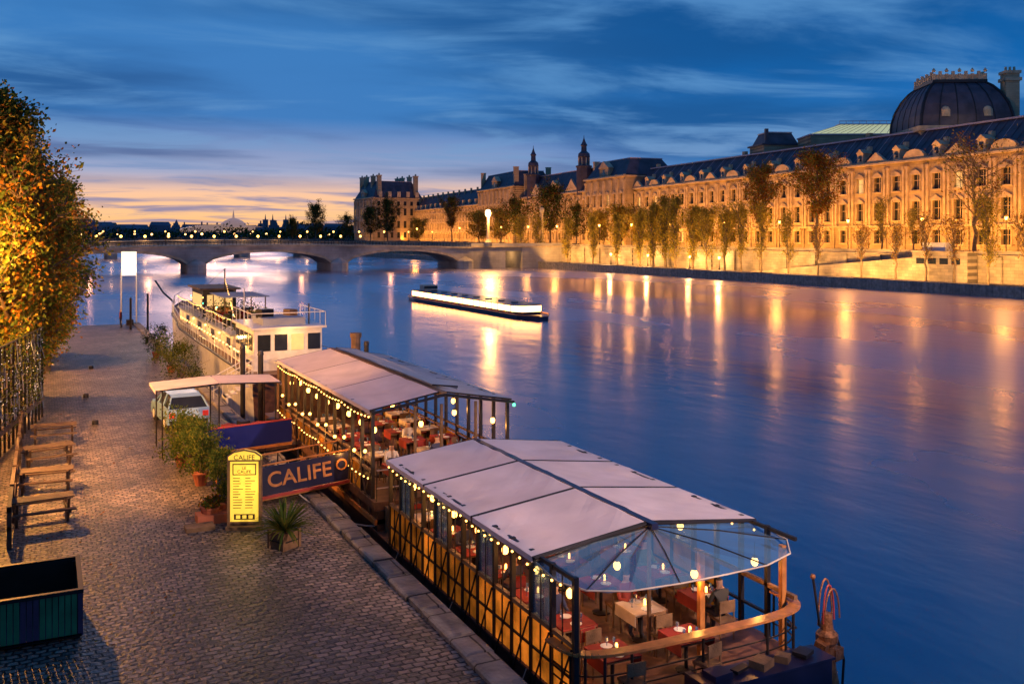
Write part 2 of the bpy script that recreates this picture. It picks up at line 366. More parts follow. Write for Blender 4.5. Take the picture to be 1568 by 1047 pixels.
# ------------------------------------------------------------------ palace
ANG = math.atan2(.9935, .114); ORG = (171, 40, 0)
def facade(b, x0, x1, yf, z0, zc, bay, rows, winw, rnd=.12, deep=.6, pil=True):
    n = max(1, round((x1-x0)/bay)); bay = (x1-x0)/n
    b.box(x0, x1, yf-deep-.5, yf-deep, z0, zc, winglass)
    for i in range(n):
        a = x0+i*bay; c = a+bay/2; wl, wr = c-winw/2, c+winw/2
        b.box(a, wl, yf-deep, yf, z0, zc, palst); b.box(wr, a+bay, yf-deep, yf, z0, zc, palst)
        zz = z0
        for (w0, w1) in rows:
            b.box(wl, wr, yf-deep, yf, zz, w0, palst); zz = w1
            b.box(wl-.35, wr+.35, yf+.003, yf+.3, w0-.35, w0-.02, paltrim)
            b.box(wl-.3, wl-.01, yf+.003, yf+.2, w0, w1, paltrim); b.box(wr+.01, wr+.3, yf+.003, yf+.2, w0, w1, paltrim)
            b.box(wl-.5, wr+.5, yf+.003, yf+.45, w1+.02, w1+.4, paltrim)
            b.box(c-.06, c+.06, yf-deep+.02, yf-deep+.12, w0, w1, paltrim)
            b.box(wl, wr, yf-deep+.02, yf-deep+.1, (w0+w1)/2+.4, (w0+w1)/2+.52, paltrim)
            if R.random() < rnd: b.box(wl+.05, wr-.05, yf-deep+.003, yf-deep+.015, w0+.05, w1-.1, winlit)
            if w1-w0 > 3.2:
                b.prism([(wl-.5, yf+.003, w1+.42), (wr+.5, yf+.003, w1+.42), (c, yf+.003, w1+1.3)], (0, .4, 0), paltrim)
        b.box(wl, wr, yf-deep, yf, zz, zc, palst)
        if pil:
            for xx in (a+.28, a+bay-.95):
                b.box(xx, xx+.67, yf+.003, yf+.5, z0+6.3, zc-.9, paltrim)
                b.box(xx-.12, xx+.79, yf+.003, yf+.65, zc-1.7, zc-.92, paltrim)
        b.box(a+.1, a+.9, yf+.003, yf+.35, z0, z0+5.7, palst)
    b.box(x0, x1, yf+.003, yf+.6, z0+5.8, z0+6.25, paltrim)
    b.box(x0-.2, x1+.2, yf-.2, yf+1.1, zc, zc+.5, paltrim); b.box(x0-.1, x1+.1, yf-.3, yf+.7, zc+.5, zc+.9, paltrim)
    return n, bay

def mansard(b, x0, x1, y0, y1, z0, z1, ins, hip=True, crest=True):
    hx = ins if hip else 0
    b.add([(x0,y0,z0),(x1,y0,z0),(x1,y1,z0),(x0,y1,z0),(x0+hx,y0+ins,z1),(x1-hx,y0+ins,z1),(x1-hx,y1-ins,z1),(x0+hx,y1-ins,z1)],
          [(0,3,2,1),(4,5,6,7),(0,1,5,4),(1,2,6,5),(2,3,7,6),(3,0,4,7)], slate)
    if crest:
        b.box(x0+hx-.2, x1-hx+.2, y0+ins-.2, y1-ins+.2, z1, z1+.35, lead)

b = MB(); L = 263
n, bay = facade(b, 0, L, 0, 4.8, 26, 6.4, [(6.6, 9.8), (12.2, 16.6), (19.3, 22.9)], 2.5, .12)
b.box(0, L, -14, -1.2, 4.8, 26, palst)
b.add([(0,-.3,26.9),(L,-.3,26.9),(L,-7,34),(0,-7,34),(0,-14,26.9),(L,-14,26.9)], [(0,1,2,3),(3,2,5,4),(0,3,4),(1,5,2)], slate)
b.box(0, L, -7.6, -6.4, 33.9, 34.3, lead)
for i in range(int(L/2.13)):
    x = i*2.13+.5; b.tube((x, -.4, 27.05), (x, -6.8, 33.95), .06, slate if i % 3 else lead, n=4)
for i in range(n):
    a = i*bay; c = a+bay/2
    if i % 2 == 0:
        if (i//2) % 2 == 0: b.prism([(c-3.4, -.1, 26.92), (c+3.4, -.1, 26.92), (c, -.1, 29.2)], (0, .9, 0), paltrim)
        else:
            pts = [(c+3.4*math.cos(t), -.1, 26.92+2.0*math.sin(t)) for t in [j*math.pi/8 for j in range(9)]]
            b.prism(pts, (0, .9, 0), paltrim)
    else:
        b.box(c-1.1, c+1.1, -2.6, .1, 26.92, 29.4, paltrim); b.box(c-.6, c+.6, .105, .12, 27.4, 28.9, winglass)
        b.prism([(c-1.4, -2.7, 29.4), (c+1.4, -2.7, 29.4), (c, -2.7, 30.5)], (0, 3.0, 0), paltrim)
        b.box(c-.5, c+.5, -3.4, -2.4, 29.2, 31.3, paltrim)
    b.tube((c, .45, 26.9), (c, .45, 28.0), .16, paltrim, n=5)
    if i % 9 == 4: b.box(c-.8, c+.8, -8.8, -7.7, 32, 35.6, palst)
b.build('palace_wing', ORG, ANG)

def pavilion(name, x0, x1, yf, dep, zc, zt, rows, bay=6.5, ins=4, chim=True, gable=False):
    b = MB(); facade(b, x0, x1, yf, 4.8, zc, bay, rows, 2.2, .1)
    b.box(x0, x1, yf-dep, yf-1.2, 4.8, zc, palst)
    b.box(x0, x0+.4, yf-1.2, yf-.61, 4.8, zc, palst); b.box(x1-.4, x1, yf-1.2, yf-.61, 4.8, zc, palst)
    for k in range(int((dep-3)/5)):
        for w0, w1 in rows: b.box(x0-.08, x0-.003, yf-3.5-k*5-2, yf-3.5-k*5, w0, w1, winglass)
    b.box(x0-.5, x1+.5, yf-dep-.3, yf-.3, zc, zc+.55, paltrim)
    mansard(b, x0+.2, x1-.2, yf-dep, yf-.4, zc+.9, zt, ins)
    if gable:
        m = (x0+x1)/2
        b.box(m-4, m+4, yf-2, yf+.3, zc+.9, zc+4.2, palst); b.box(m-1, m+1, yf+.303, yf+.33, zc+1.4, zc+3.6, winglass)
        b.prism([(m-4.6, yf-2, zc+4.2), (m+4.6, yf-2, zc+4.2), (m, yf-2, zc+7)], (0, 2.6, 0), paltrim)
    if chim:
        for xx in (x0+1.2, x1-2.8):
            for yy in (yf-3.4, yf-dep+1):
                b.box(xx, xx+1.6, yy, yy+2.4, zc, zt+1.6, palst); b.box(xx-.15, xx+1.75, yy-.15, yy+2.55, zt+1.6, zt+2.0, paltrim)
    return b
r3 = [(6.6, 9.8), (12.2, 16.6), (20, 24.6)]
pavilion('p', 263.5, 300, 4, 22, 31, 38.3, r3, gable=True, chim=False).build('palace_pavilion', ORG, ANG)
def turret(b, x, y, z0, zt):
    h = zt-z0
    b.lathe((x, y, z0-12), [(3.4, 0), (3.4, 12), (3.8, 12.1), (3.8, 12.6), (2.4, 13), (2.3, 12+h*.3), (2.8, 12+h*.32), (2.6, 12+h*.42), (1.3, 12+h*.5), (1.2, 12+h*.66), (1.6, 12+h*.68), (.8, 12+h*.78), (.2, 12+h*.9), (.06, 12+h)], slate, 8)
    for i in range(8):
        a = i*math.pi/4; b.tube((x+2.45*math.cos(a), y+2.45*math.sin(a), z0+.9), (x+2.45*math.cos(a), y+2.45*math.sin(a), z0+h*.3), .28, paltrim, n=5)
b = pavilion('p', 300.5, 388, 0, 18, 27, 37.5, [(6.6, 9.8), (12.2, 16.6), (19.8, 23.6)], ins=5, chim=True, gable=True)
turret(b, 315, -2, 38, 52); turret(b, 376, -2, 38, 53)
for c in (323, 366): 
    b.prism([(c-7, -.2, 27.95), (c+7, -.2, 27.95), (c, -.2, 33.5)], (0, .8, 0), paltrim)
b.build('palace_turret_block', ORG, ANG)
pavilion('p', 388.5, 446, 4, 22, 33, 41.5, r3, gable=True, chim=True).build('palace_pavilion', ORG, ANG)
b = MB(); facade(b, 446.5, 620, 0, 4.8, 26, 6.4, [(6.6, 9.8), (12.2, 16.6), (19.3, 22.9)], 2.3, .14)
b.box(446.5, 620, -14, -1.2, 4.8, 26, palst); mansard(b, 446.5, 620, -14, -.3, 26.9, 36, 6, False)
for i in range(13):
    c = 452+i*12.8; b.box(c-1, c+1, -2.5, .1, 26.92, 30, paltrim); b.box(c-.5, c+.5, -6, -5, 30, 37.5, palst)
b.build('palace_wing', ORG, ANG)
b = pavilion('p', -20, 20, 19, 38, 35, 47.5, [(7, 11), (14, 19), (23, 28), (30, 33)], bay=6.3, ins=6, chim=False, gable=True)
for xx in (-19, -7, 7, 17):
    for yy in (14, -14):
        b.box(xx, xx+2.4, yy-2, yy+1, 35, 51, palst); b.box(xx-.3, xx+2.7, yy-2.3, yy+1.3, 51, 51.8, paltrim)
        for q in (.5, 1.9): b.lathe((xx+q, yy-.5, 51.8), [(.35, 0), (.3, 1.3)], paltrim, 6)
for k in range(5): b.box(-20.4, -19.8, -16+k*7, -13.5+k*7, 36, 40, paltrim)
b.build('palace_corner_pavilion', (226, 664, 0), math.radians(92))

b = MB(); 
b.box(-11, 11, -11, 11, 5, 34, palst); b.box(-11.8, 11.8, -11.8, 11.8, 34, 35.2, paltrim)
prof = [(11.0, 35.2), (10.8, 38), (10.1, 40.8), (8.9, 43.4), (7.4, 45.4), (6.2, 46.4)]
for (r0, z0), (r1, z1) in zip(prof[:-1], prof[1:]):
    b.add([(-r0,-r0,z0),(r0,-r0,z0),(r0,r0,z0),(-r0,r0,z0),(-r1,-r1,z1),(r1,-r1,z1),(r1,r1,z1),(-r1,r1,z1)], [(0,1,5,4),(1,2,6,5),(2,3,7,6),(3,0,4,7)], slate)
    for sx in (-1, 1):
        for sy in (-1, 1): b.tube((sx*r0, sy*r0, z0), (sx*r1, sy*r1, z1), .4, darkmetal)
    for t in (-.6, -.2, .2, .6):
        for sy in (-1, 1):
            b.tube((t*r0, sy*r0, z0), (t*r1, sy*r1, z1), .16, darkmetal, n=4); b.tube((sy*r0, t*r0, z0), (sy*r1, t*r1, z1), .16, darkmetal, n=4)
b.box(-6.6, 6.6, -6.6, 6.6, 46.4, 47.1, darkmetal)
for i in range(9):
    t = -6.2+i*1.55
    for s in (-6.2, 6.2): b.box(t-.33, t+.33, s-.3, s+.3, 47.1, 48.6+.6*(i % 2), paltrim); b.box(s-.3, s+.3, t-.33, t+.33, 47.1, 48.6+.6*(i % 2), paltrim)
    if i % 2 == 0: b.lathe((t, -6.2, 49), [(.35, 0), (.5, .4), (.1, 1.0)], paltrim, 6)
for s in (-6.2, 6.2): b.box(-6.2, 6.2, s-.15, s+.15, 48.1, 48.4, paltrim); b.box(-6.2, 6.2, s-.12, s+.12, 47.1, 48.1, paltrim)
for q in (-5, 5): b.lathe((q, -10.2, 37.5), [(1.2, 0), (1.2, 1.6), (.8, 2.3), (.1, 2.6)], paltrim, 10)
for sx, sy in ((11.3, -8),):
    b.box(sx-1.6, sx+1.6, sy-1.6, sy+1.6, 34, 48, palst); b.box(sx-2.0, sx+2.0, sy-2.0, sy+2.0, 46.2, 47, paltrim); b.box(sx-1.9, sx+1.9, sy-1.9, sy+1.9, 48, 48.7, paltrim)
    for q in (-1, 0, 1): b.lathe((sx+q, sy, 48.7), [(.35, 0), (.3, 1.1)], paltrim, 6)
b.build('domed_pavilion', (206, 166, 0), math.radians(-30))
lgreen = M('lit_skylight', (.5, .55, .4), .3, em=(.8, .8, .35), es=.5)
b = MB(); b.box(-18, 18, -7, 7, 5, 38.2, palst); b.box(-18.3, 18.3, -7.3, 7.3, 38.2, 38.6, lead)
b.add([(-18,-7,38.6),(18,-7,38.6),(18,7,38.6),(-18,7,38.6),(-8,-2,41.8),(18,-2,41.8),(18,2,41.8),(-8,2,41.8)], [(0,1,5,4),(1,2,6,5),(2,3,7,6),(3,0,4,7)], lgreen)
b.box(-8, 18, -2.1, 2.1, 41.8, 42.1, lead)
for i in range(14): b.tube((-8+i*2, -2, 42.1), (-8+i*2, -2, 42.9), .08, lead, n=4)
b.tube((-8, -2, 42.9), (18, -2, 42.9), .1, lead)
for i in range(19): b.tube((-17+i*1.94, -6.9, 38.75), (-7.5+i*1.4, -2, 41.9), .08, lead, n=4)
b.build('glass_roof_hall', (222, 209, 0), math.radians(-28))
b = MB(); b.box(-6, 6, -6, 6, 5, 36.8, palst); b.box(-6.6, 6.6, -6.6, 6.6, 36.8, 37.3, slate); mansard(b, -5.5, 5.5, -5.5, 5.5, 37.3, 40.8, 1.6)
b.box(-5, -4, -5, -4, 38, 42, slate)
b.build('slate_roof_pavilion', (208.5, 233, 0), math.radians(-20))

ca, sa = math.cos(ANG), math.sin(ANG)
def PW(x, y, z): return (ORG[0]+x*ca-y*sa, ORG[1]+x*sa+y*ca, z)
for s in range(15, 620, 30):
    yo = 11 if s < 262 or 446 < s else 15
    b = MB(); p = PW(s, yo, 5.0)
    b.cbox((0, 0, .3), (6, .5, .6), darkmetal); b.cbox((0, 0, .02), (6.4, .9, .04), darkmetal)
    b.build('floodlight_trough', (p[0], p[1], 4.8), ANG)
    light(PW(s, yo, 6.0), 10500 if s < 270 else 9000, (1, .36, .04), typ='AREA', sx=28, sy=.6, aim=PW(s, 0, 17), name='facade_floodlight')
for q in [(190, 640, 8), (205, 620, 8)]:
    light(q, 10000, (1, .4, .07), 1, name='floodlight_lamp')
light((196, 150, 37), 700, (1, .6, .25), 1, name='roof_lamp')

for s in (75, 105, 135, 165, 195, 225, 255, 285, 315):  # added fill strips that brighten wall and trees, not real quay floodlights
    b = MB(); b.box(-.3, .3, -3, 3, 0, .25, darkmetal); b.build('quay_fill_box', (144.0, s, 0))
    light((144.2, s, .6), 6800, (1, .46, .1), typ='AREA', sx=24, sy=.5, aim=(150, s, 7.5), name='quay_fill_light')

# ------------------------------------------------------------------ trees
def tree_mesh(name, h, cr, base, nleaf, ls, mats, limbs=26, up=.5, sub=4, tr=None, prof=None, sig=None):
    b = MB(); tr = tr or h*.018; K = 10
    tp = [V((0, 0, -.1))]
    for i in range(1, K+1):
        w = h*.008*i; tp.append(V((R.gauss(0, 1)*w*.5, R.gauss(0, 1)*w*.5, h*.96*i/K)))
    for i in range(K):
        b.tube(tp[i], tp[i+1], tr*(1-i/K)**.8+.02, bark, tr*(1-(i+1)/K)**.8+.02, 7)
    def at(t): f = t*K; i = min(K-1, int(f)); return tp[i].lerp(tp[i+1], f-i)
    prof = prof or (lambda t: math.sin(math.pi*min(1, .12+.88*t))**.6)
    anchors = []
    for i in range(limbs):
        t0 = (i+R.random())/limbs; t = base+(1-base)*t0*.98
        p = at(t); az = i*2.4+R.uniform(-.5, .5); ln = cr*prof(t0)*R.uniform(.6, 1.3)/max(.35, (1-up*.5))
        u2 = up*R.uniform(.8, 1.25); d = V((math.cos(az), math.sin(az), u2/(1-min(u2, .85)))).normalized()
        r0 = tr*(1-t)**.8*.5+.02
        pts = [p]; q = p.copy()
        for j in range(4):
            d = (d+V((R.gauss(0, .16), R.gauss(0, .16), R.gauss(.04, .1)))).normalized(); q = q+d*ln/4; pts.append(q.copy())
        b.path(pts, r0, bark, 5, r0*.2)
        for j in range(1, 5):
            for _ in range(sub):
                dd = (d+V((R.gauss(0, .7), R.gauss(0, .7), R.gauss(.15, .5)))).normalized(); l2 = ln*R.uniform(.15, .38)
                e = pts[j]+dd*l2; m_ = pts[j].lerp(e, .5)+V((R.gauss(0, .05*l2),)*3)
                b.path([pts[j], m_, e], max(.012, r0*.3), bark, 4, .008)
                anchors += [m_, e]
                if sub > 3:
                    e2 = m_+V((R.gauss(0, 1), R.gauss(0, 1), R.gauss(.3, 1))).normalized()*l2*.5; b.tube(m_, e2, .02, bark, .006, 3); anchors.append(e2)
    if nleaf:
        R.shuffle(anchors); per = max(1, nleaf//len(anchors)); sg = sig or ls*2.2
        for a in anchors:
            kk = int(per*R.choice([.2, .6, 1, 1.3, 1.9])+.5); mm = R.choice(mats)
            b.leaves(a, (sg, sg, sg*1.1), kk, ls, [mm, mm, R.choice(mats)])
    return b.mesh(name)
T_aut = tree_mesh('plane_tree_autumn', 20, 5.2, .35, 7500, .24, [lf_br, lf_or, lf_ol], 26, .45, 4)
T_bare = tree_mesh('plane_tree_bare', 18, 6.5, .25, 2600, .2, [lf_br, lf_ol, lf_ye], 24, .5, 5)
T_pop = tree_mesh('poplar', 16, 2.6, .08, 4200, .2, [lf_ye, lf_ol, lf_ye], 36, .8, 3)
T_dark = tree_mesh('plane_tree_dark', 19, 6, .25, 8000, .3, [lf_dk, lf_gr, lf_ol, lf_br], 28, .4, 4)
T_young = tree_mesh('young_tree', 11, 2.8, .22, 2400, .16, [lf_ye, lf_ol, lf_ye], 22, .65, 3)
T_young2 = tree_mesh('young_tree_b', 10, 2.3, .3, 900, .15, [lf_ye, lf_br], 18, .65, 4)
T_round = tree_mesh('round_tree', 12, 4.6, .18, 7000, .25, [lf_ye, lf_or, lf_ol, lf_ye], 26, .45, 4)
def tree(nm, me, x, y, z, s): obj(nm, me, (x, y, z), R.uniform(0, 6.28), sc=(s*R.uniform(.9, 1.1), s*R.uniform(.9, 1.1), s*R.uniform(.94, 1.04)))
for me, x, y, z, s in [
    (T_aut, 157, 162, 4.8, 1.05), (T_aut, 158, 181, 4.8, 1.07), (T_bare, 157, 121, 4.8, 1.2), (T_bare, 158, 104, 4.8, 1.0),
    (T_dark, 157, 288, 4.8, 1.05), (T_round, 158, 257, 4.8, .9), (T_round, 157, 243, 4.8, .95), (T_round, 158, 224, 4.8, .9), (T_round, 157, 233, 4.8, .8),
    (T_round, 158, 205, 4.8, .85), (T_round, 157, 193, 4.8, .7), (T_young, 157, 143, 4.8, .9), (T_young, 157, 135, 4.8, .8), (T_dark, 153, 307, 4.8, .9), (T_dark, 157, 270, 4.8, .7),
    (T_round, 158, 330, 4.8, 1), (T_aut, 158, 379, 4.8, .95), (T_round, 158, 350, 4.8, 1.1), (T_dark, 157, 462, 4.8, 1.1), (T_round, 158, 420, 4.8, .9), (T_dark, 160, 500, 4.8, .95),
    (T_bare, 159, 88, 4.8, .9), (T_bare, 160, 70, 4.8, 1), (T_aut, 159, 50, 4.8, 1)]:
    tree('plane_tree', me, x, y, z, s)
for x, y, s in [(148, 203, 1.15), (148.5, 208, 1.2), (148, 213, 1.1), (148.3, 196, 1.0), (147.8, 219, .95), (148, 231, .9), (148.2, 245, .85), (148, 260, .9)]:
    tree('poplar_tree', T_pop, x, y, 0, s)
for me, x, y, s in [(T_young, 148, 177, 1.35), (T_young, 148, 183, 1.25), (T_young2, 147.5, 131, 1.05), (T_young2, 147.5, 124, 1.15), (T_young2, 147.6, 118, 1.2), (T_young, 147.5, 111, 1.2), (T_young2, 147.5, 104, 1.2), (T_young, 147.5, 96, 1.1), (T_young, 148, 170, 1.25), (T_young, 148, 190, 1.2), (T_young, 148, 280, 1.2), (T_young, 148, 292, 1.3), (T_young2, 148, 140, 1), (T_young2, 148, 152, 1), (T_young, 148, 161, 1.1)]:
    tree('young_tree', me, x, y, 0, s)
tree('plane_tree', T_dark, 156, 602, 4.8, 1.25); tree('plane_tree', T_dark, 160, 545, 4.8, .8)
tree('plane_tree', T_dark, 150, 640, 4.8, .8)
T_left = tree_mesh('left_autumn_tree', 15.2, 2.9, .06, 30000, .12, [lf_or, lf_ol, lf_gr, lf_ol, lf_ye, lf_or, lf_gr], 60, .72, 5, tr=.24, sig=.3,
                   prof=lambda t: (1-t)**.45*min(1, .55+2*t))
obj('autumn_tree', T_left, (-1.5, 49.5, 0), .3)
obj('autumn_tree', T_left, (-.4, 56, 0), 2.1, sc=(.95, .95, .86))
obj('autumn_tree', T_left, (.1, 66, 0), 4.1, sc=(.9, .9, .78))
obj('autumn_tree', T_left, (.4, 77, 0), 5.1, sc=(.9, .9, .78))

# ------------------------------------------------------------------ street lamps
def street_lamp(x, y, z, h=6.5, w=1800, col=(1, .5, .14), dx=-.7, dy=-.4, rad=.35, spot=None):
    b = MB(); b.lathe((0, 0, 0), [(.28, 0), (.28, .3), (.16, .5), (.09, 1.2), (.07, h-.5), (.14, h-.45), (.1, h-.3)], darkmetal, 8)
    b.lathe((0, 0, h-.3), [(.16, 0), (.32, .55), (.3, .6)], bulb, 6); b.lathe((0, 0, h+.32), [(.36, 0), (.16, .2), (.04, .42)], darkmetal, 6)
    b.build('street_lamp', (x, y, z))
    if spot: light((x+dx, y+dy, z+h), w, col, rad, name='street_lamp_light', typ='SPOT', aim=spot, cone=105, blend=.5)
    else: light((x+dx, y+dy, z+h), w, col, rad, name='street_lamp_light')
for yy in (70, 90, 112, 130, 149, 170, 190, 213, 232, 250, 277, 298, 320, 360, 410): street_lamp(153.6, yy, 4.8, 6.8, 2300, (1, .44, .09), -.9, 0, 1.0)
for yy in (187, 199, 218, 237, 271, 300): 
    street_lamp(149.6, yy, 0, 3.0, 1500, (1, .52, .17), rad=.5)
street_lamp(-3.75, 33, 5, 2.4, 13000, (1, .43, .11), .9, 0, .12, (2.5, 38.5, 0)); street_lamp(-3.75, 44, 5, 2.6, 8000, (1, .4, .07), 1.0, .6, .15); street_lamp(-3.75, 62, 5, 3, 9000, (1, .43, .1), .9, 0, .15); street_lamp(-3.75, 88, 5, 4, 9000, (1, .43, .1), .9, 0, .15)
for yy in (330, 380): street_lamp(-5, yy, 5, 7, 2000)
for x, y, w in ((2.0, 46.5, 420), (1.9, 54.5, 420), (2.6, 66, 400)):  # added spots with housings, put in to brighten the crowns from below
    b = MB(); b.lathe((x, y, 0), [(.14, 0), (.14, .16), (.1, .2)], darkmetal, 10); b.build('tree_fill_housing')
    light((x, y, .35), w, (1, .55, .15), .12, typ='SPOT', aim=(x-2.0, y+1.5, 7), cone=110, name='tree_fill_spot')

# ------------------------------------------------------------------ boats
def lantern(b, p, r=.085):
    b.ball(p, r, bulb, 8, (1, 1, 1.25)); b.lathe((p[0], p[1], p[2]+r*1.15), [(r*.8, 0), (r*.3, r*.6)], darkmetal, 6)
    b.tube((p[0], p[1], p[2]+r*1.6), (p[0], p[1], p[2]+r*1.6+.3), .008, darkmetal, n=3)
def table(b, x, y, z, cloth=redcloth):
    b.lathe((x, y, z), [(.22, 0), (.22, .03), (.04, .06), (.04, .7)], darkmetal, 8)
    b.box(x-.4, x+.4, y-.4, y+.4, z+.7, z+.74, wood); b.box(x-.42, x+.42, y-.42, y+.42, z+.743, z+.76, cloth)
    for sx in (-1, 1): b.box(x+sx*.42-.004, x+sx*.42+.004, y-.4, y+.4, z+.5, z+.743, cloth)
    for k in range(4):
        a = R.uniform(0, 6.28); b.lathe((x+.22*math.cos(a), y+.22*math.sin(a), z+.76), [(.03, 0), (.008, .01), (.008, .08), (.035, .12), (.03, .18)], pvc, 6)
    b.lathe((x, y-.22, z+.762), [(.12, 0), (.13, .015)], white, 10); b.lathe((x, y+.22, z+.762), [(.12, 0), (.13, .015)], white, 10)
def chair(b, x, y, z, rz, m=None):
    m = m or R.choice([redcloth, wood, wood])
    rz += R.uniform(-.25, .25)
    c, s = math.cos(rz), math.sin(rz)
    def T(a, d): return (x+a*c-d*s, y+a*s+d*c)
    for a in (-.18, .18):
        for d in (-.18, .18):
            p = T(a, d); b.tube((p[0], p[1], z), (p[0], p[1], z+(.88 if d > 0 else .43)), .018, wood, n=4)
    b.cbox((x, y, z+.45), (.42, .42, .06), m, rz)
    p = T(0, .19); b.cbox((p[0], p[1], z+.76), (.4, .035, .26), m, rz)

def canvas_panel(b, x0, x1, y0, y1, z0, z1, m, sag=.06, n=14):
    ph = R.uniform(0, 6)
    def f(u, v):
        wr = .016*math.sin(u*9+v*5+ph)*math.sin(v*13+ph)+.014*math.sin((u-v)*22+ph)*(abs(u-.5)+abs(v-.5))
        return (x0+(x1-x0)*u, y0+(y1-y0)*v, z0+(z1-z0)*u-sag*math.sin(math.pi*u)*math.sin(math.pi*v)+wr*math.sin(math.pi*v))
    b.grid(f, n, n, m)
    b.tube((x0, y0, z0-.02), (x1, y0, z1-.02), .03, darkmetal); b.tube((x0, y1, z0-.02), (x1, y1, z1-.02), .03, darkmetal)
    e = x0 if z0 < z1 else x1; ez = min(z0, z1)
    b.box(e-.012, e+.012, y0+.02, y1-.02, ez-.12, ez+.0, m)
def garland(b, p, q, n, sag=.08):
    p = V(p); q = V(q)
    P = [p.lerp(q, i/n)-V((0, 0, sag*abs(math.sin(i/n*math.pi*4)))) for i in range(n+1)]
    b.path(P, .008, darkmetal, 3)
    for a in P: b.ball((a.x, a.y, a.z-.03), .03, bulb, 5)

people_tops = [(.04, .05, .12), (.3, .05, .04), (.5, .45, .4), (.03, .03, .03), (.12, .2, .1)]
def skinned(name, J, E, rad, mat, loc, rz, parent=None):
    me = bpy.data.meshes.new(name); me.from_pydata(J, E, []); o = obj(name, me, loc, rz, parent)
    o.modifiers.new('skin', 'SKIN')
    for i, sv in enumerate(me.skin_vertices[0].data): sv.radius = (rad[i], rad[i]*.85); sv.use_root = (i == 0)
    s = o.modifiers.new('sub', 'SUBSURF'); s.levels = 2; s.render_levels = 2
    me.materials.append(mat); return o
def diner(x, y, z, rz, parent):
    J = [(0,0,.53),(0,.0,.8),(0,.02,1.02),(0,.03,1.11),(0,.05,1.22),(0,.06,1.31), (.18,.02,1.0),(.23,.12,.76),(.12,.36,.8),(-.18,.02,1.0),(-.23,.12,.76),(-.14,.36,.82),
         (.1,.04,.52),(.12,.42,.52),(.12,.4,.08),(.12,.52,.05),(-.1,.04,.52),(-.12,.42,.52),(-.12,.44,.08),(-.12,.56,.05)]
    E = [(0,1),(1,2),(2,3),(3,4),(4,5),(2,6),(6,7),(7,8),(2,9),(9,10),(10,11),(0,12),(12,13),(13,14),(14,15),(0,16),(16,17),(17,18),(18,19)]
    rad = [.15,.14,.14,.055,.095,.075,.07,.05,.035,.07,.05,.035,.09,.07,.045,.04,.09,.07,.045,.04]
    skinned('diner', J, E, rad, person_mat('diner_clothes', R.choice(people_tops), (.03, .03, .05), 1.08, .55, 1.26), (x, y, z), rz, parent)
def rope(b, p, q, sag=.3):
    p = V(p); q = V(q); b.path([p.lerp(q, t)-V((0, 0, sag*4*t*(1-t))) for t in [j/8 for j in range(9)]], .022, whitecloth, 5)

# ---- near restaurant boat
b = MB(); D = -.5
X0, X1 = 9.0, 14.6
b.prism([(X0, 14.9, -2.4), (X1, 14.9, -2.4), (X1, 28.2, -2.4), (X0, 28.2, -2.4)], (0, 0, 1.85), hullbrown)
b.box(X0-.06, X1+.06, 14.9, 28.2, -.95, -.8, hullbrown)
b.box(X0, X1, 14.9, 28.2, -.55, D, deckwood)
for side, x in ((0, X0+.05), (1, X1-.05)):
    ys = [15.6+i*.895 for i in range(13)]
    for i, y in enumerate(ys):
        if side and i == 0: continue
        b.box(x-.05, x+.05, y-.05, y+.05, -1.0, 2.0, darkmetal)
    for i, (a, c) in enumerate(zip(ys[:-1], ys[1:])):
        if side == 0 or i > 2:
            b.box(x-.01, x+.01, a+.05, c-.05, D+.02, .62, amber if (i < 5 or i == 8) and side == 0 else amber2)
            if i % 3 == 1: b.box(x-.006, x+.006, a+.05, c-.05, .71, 1.88, pvc)
        if side == 0:
            b.tube((x-.06, c-.05, D-.4), (x-.06, a+.05, .6), .022, darkmetal, n=4); b.tube((x-.03, a+.45, .7), (x-.03, a+.45, 1.9), .014, darkmetal, n=4)
            b.tube((x-.04, a+.45, D), (x-.04, a+.45, .62), .02, darkmetal, n=4)
    b.box(x-.05, x+.05, 15.6, 26.4, .63, .72, wood); b.box(x-.035, x+.035, 15.6, 26.4, 1.9, 1.98, darkmetal); b.box(x-.045, x+.03, 15.6, 26.4, 0, .05, darkmetal)
    b.box(x-.07, x+.03, 15.6, 26.4, D-.1, D-.02, darkmetal)
garland(b, (8.98, 15.7, 1.78), (8.98, 26.3, 1.78), 30); garland(b, (14.6, 17, 1.78), (14.6, 26.3, 1.78), 24)
b.box(X0-.35, X0-.05, 15.6, 28, -.98, -.9, darkmetal)
for y in (17.5, 21.5, 25.5): b.lathe((8.75, y, -1.6), [(.05, 0), (.13, .08), (.13, .5), (.05, .6)], whitecloth, 10); b.tube((8.75, y, -1.0), (8.98, y, -.5), .012, whitecloth, n=4)
ysp = [17.0, 20.1, 23.2, 26.3]
for a, c in zip(ysp[:-1], ysp[1:]):
    canvas_panel(b, 8.88, 11.62, a+.04, c-.04, 1.98, 2.32, canvas, .1); canvas_panel(b, 14.68, 11.82, a+.04, c-.04, 1.98, 2.32, canvas, .1)
b.box(11.64, 11.80, 16.8, 26.4, 2.2, 2.33, navy)
for y in ysp:
    b.tube((8.9, y, 1.95), (11.7, y, 2.28), .035, darkmetal); b.tube((14.65, y, 1.95), (11.7, y, 2.28), .035, darkmetal)
    b.tube((11.7, y, D), (11.7, y, 2.25), .05, wood)
apex = V((11.72, 17.0, 2.22))
rim = [V(p) for p in [(8.95, 17, 1.86), (9.0, 16.2, 1.72), (9.35, 15.7, 1.66), (10.1, 15.35, 1.64), (11.2, 15.2, 1.66), (12.3, 15.15, 1.68), (13.4, 15.2, 1.68), (14.3, 15.5, 1.7), (14.75, 16.1, 1.76), (14.8, 17, 1.86)]]
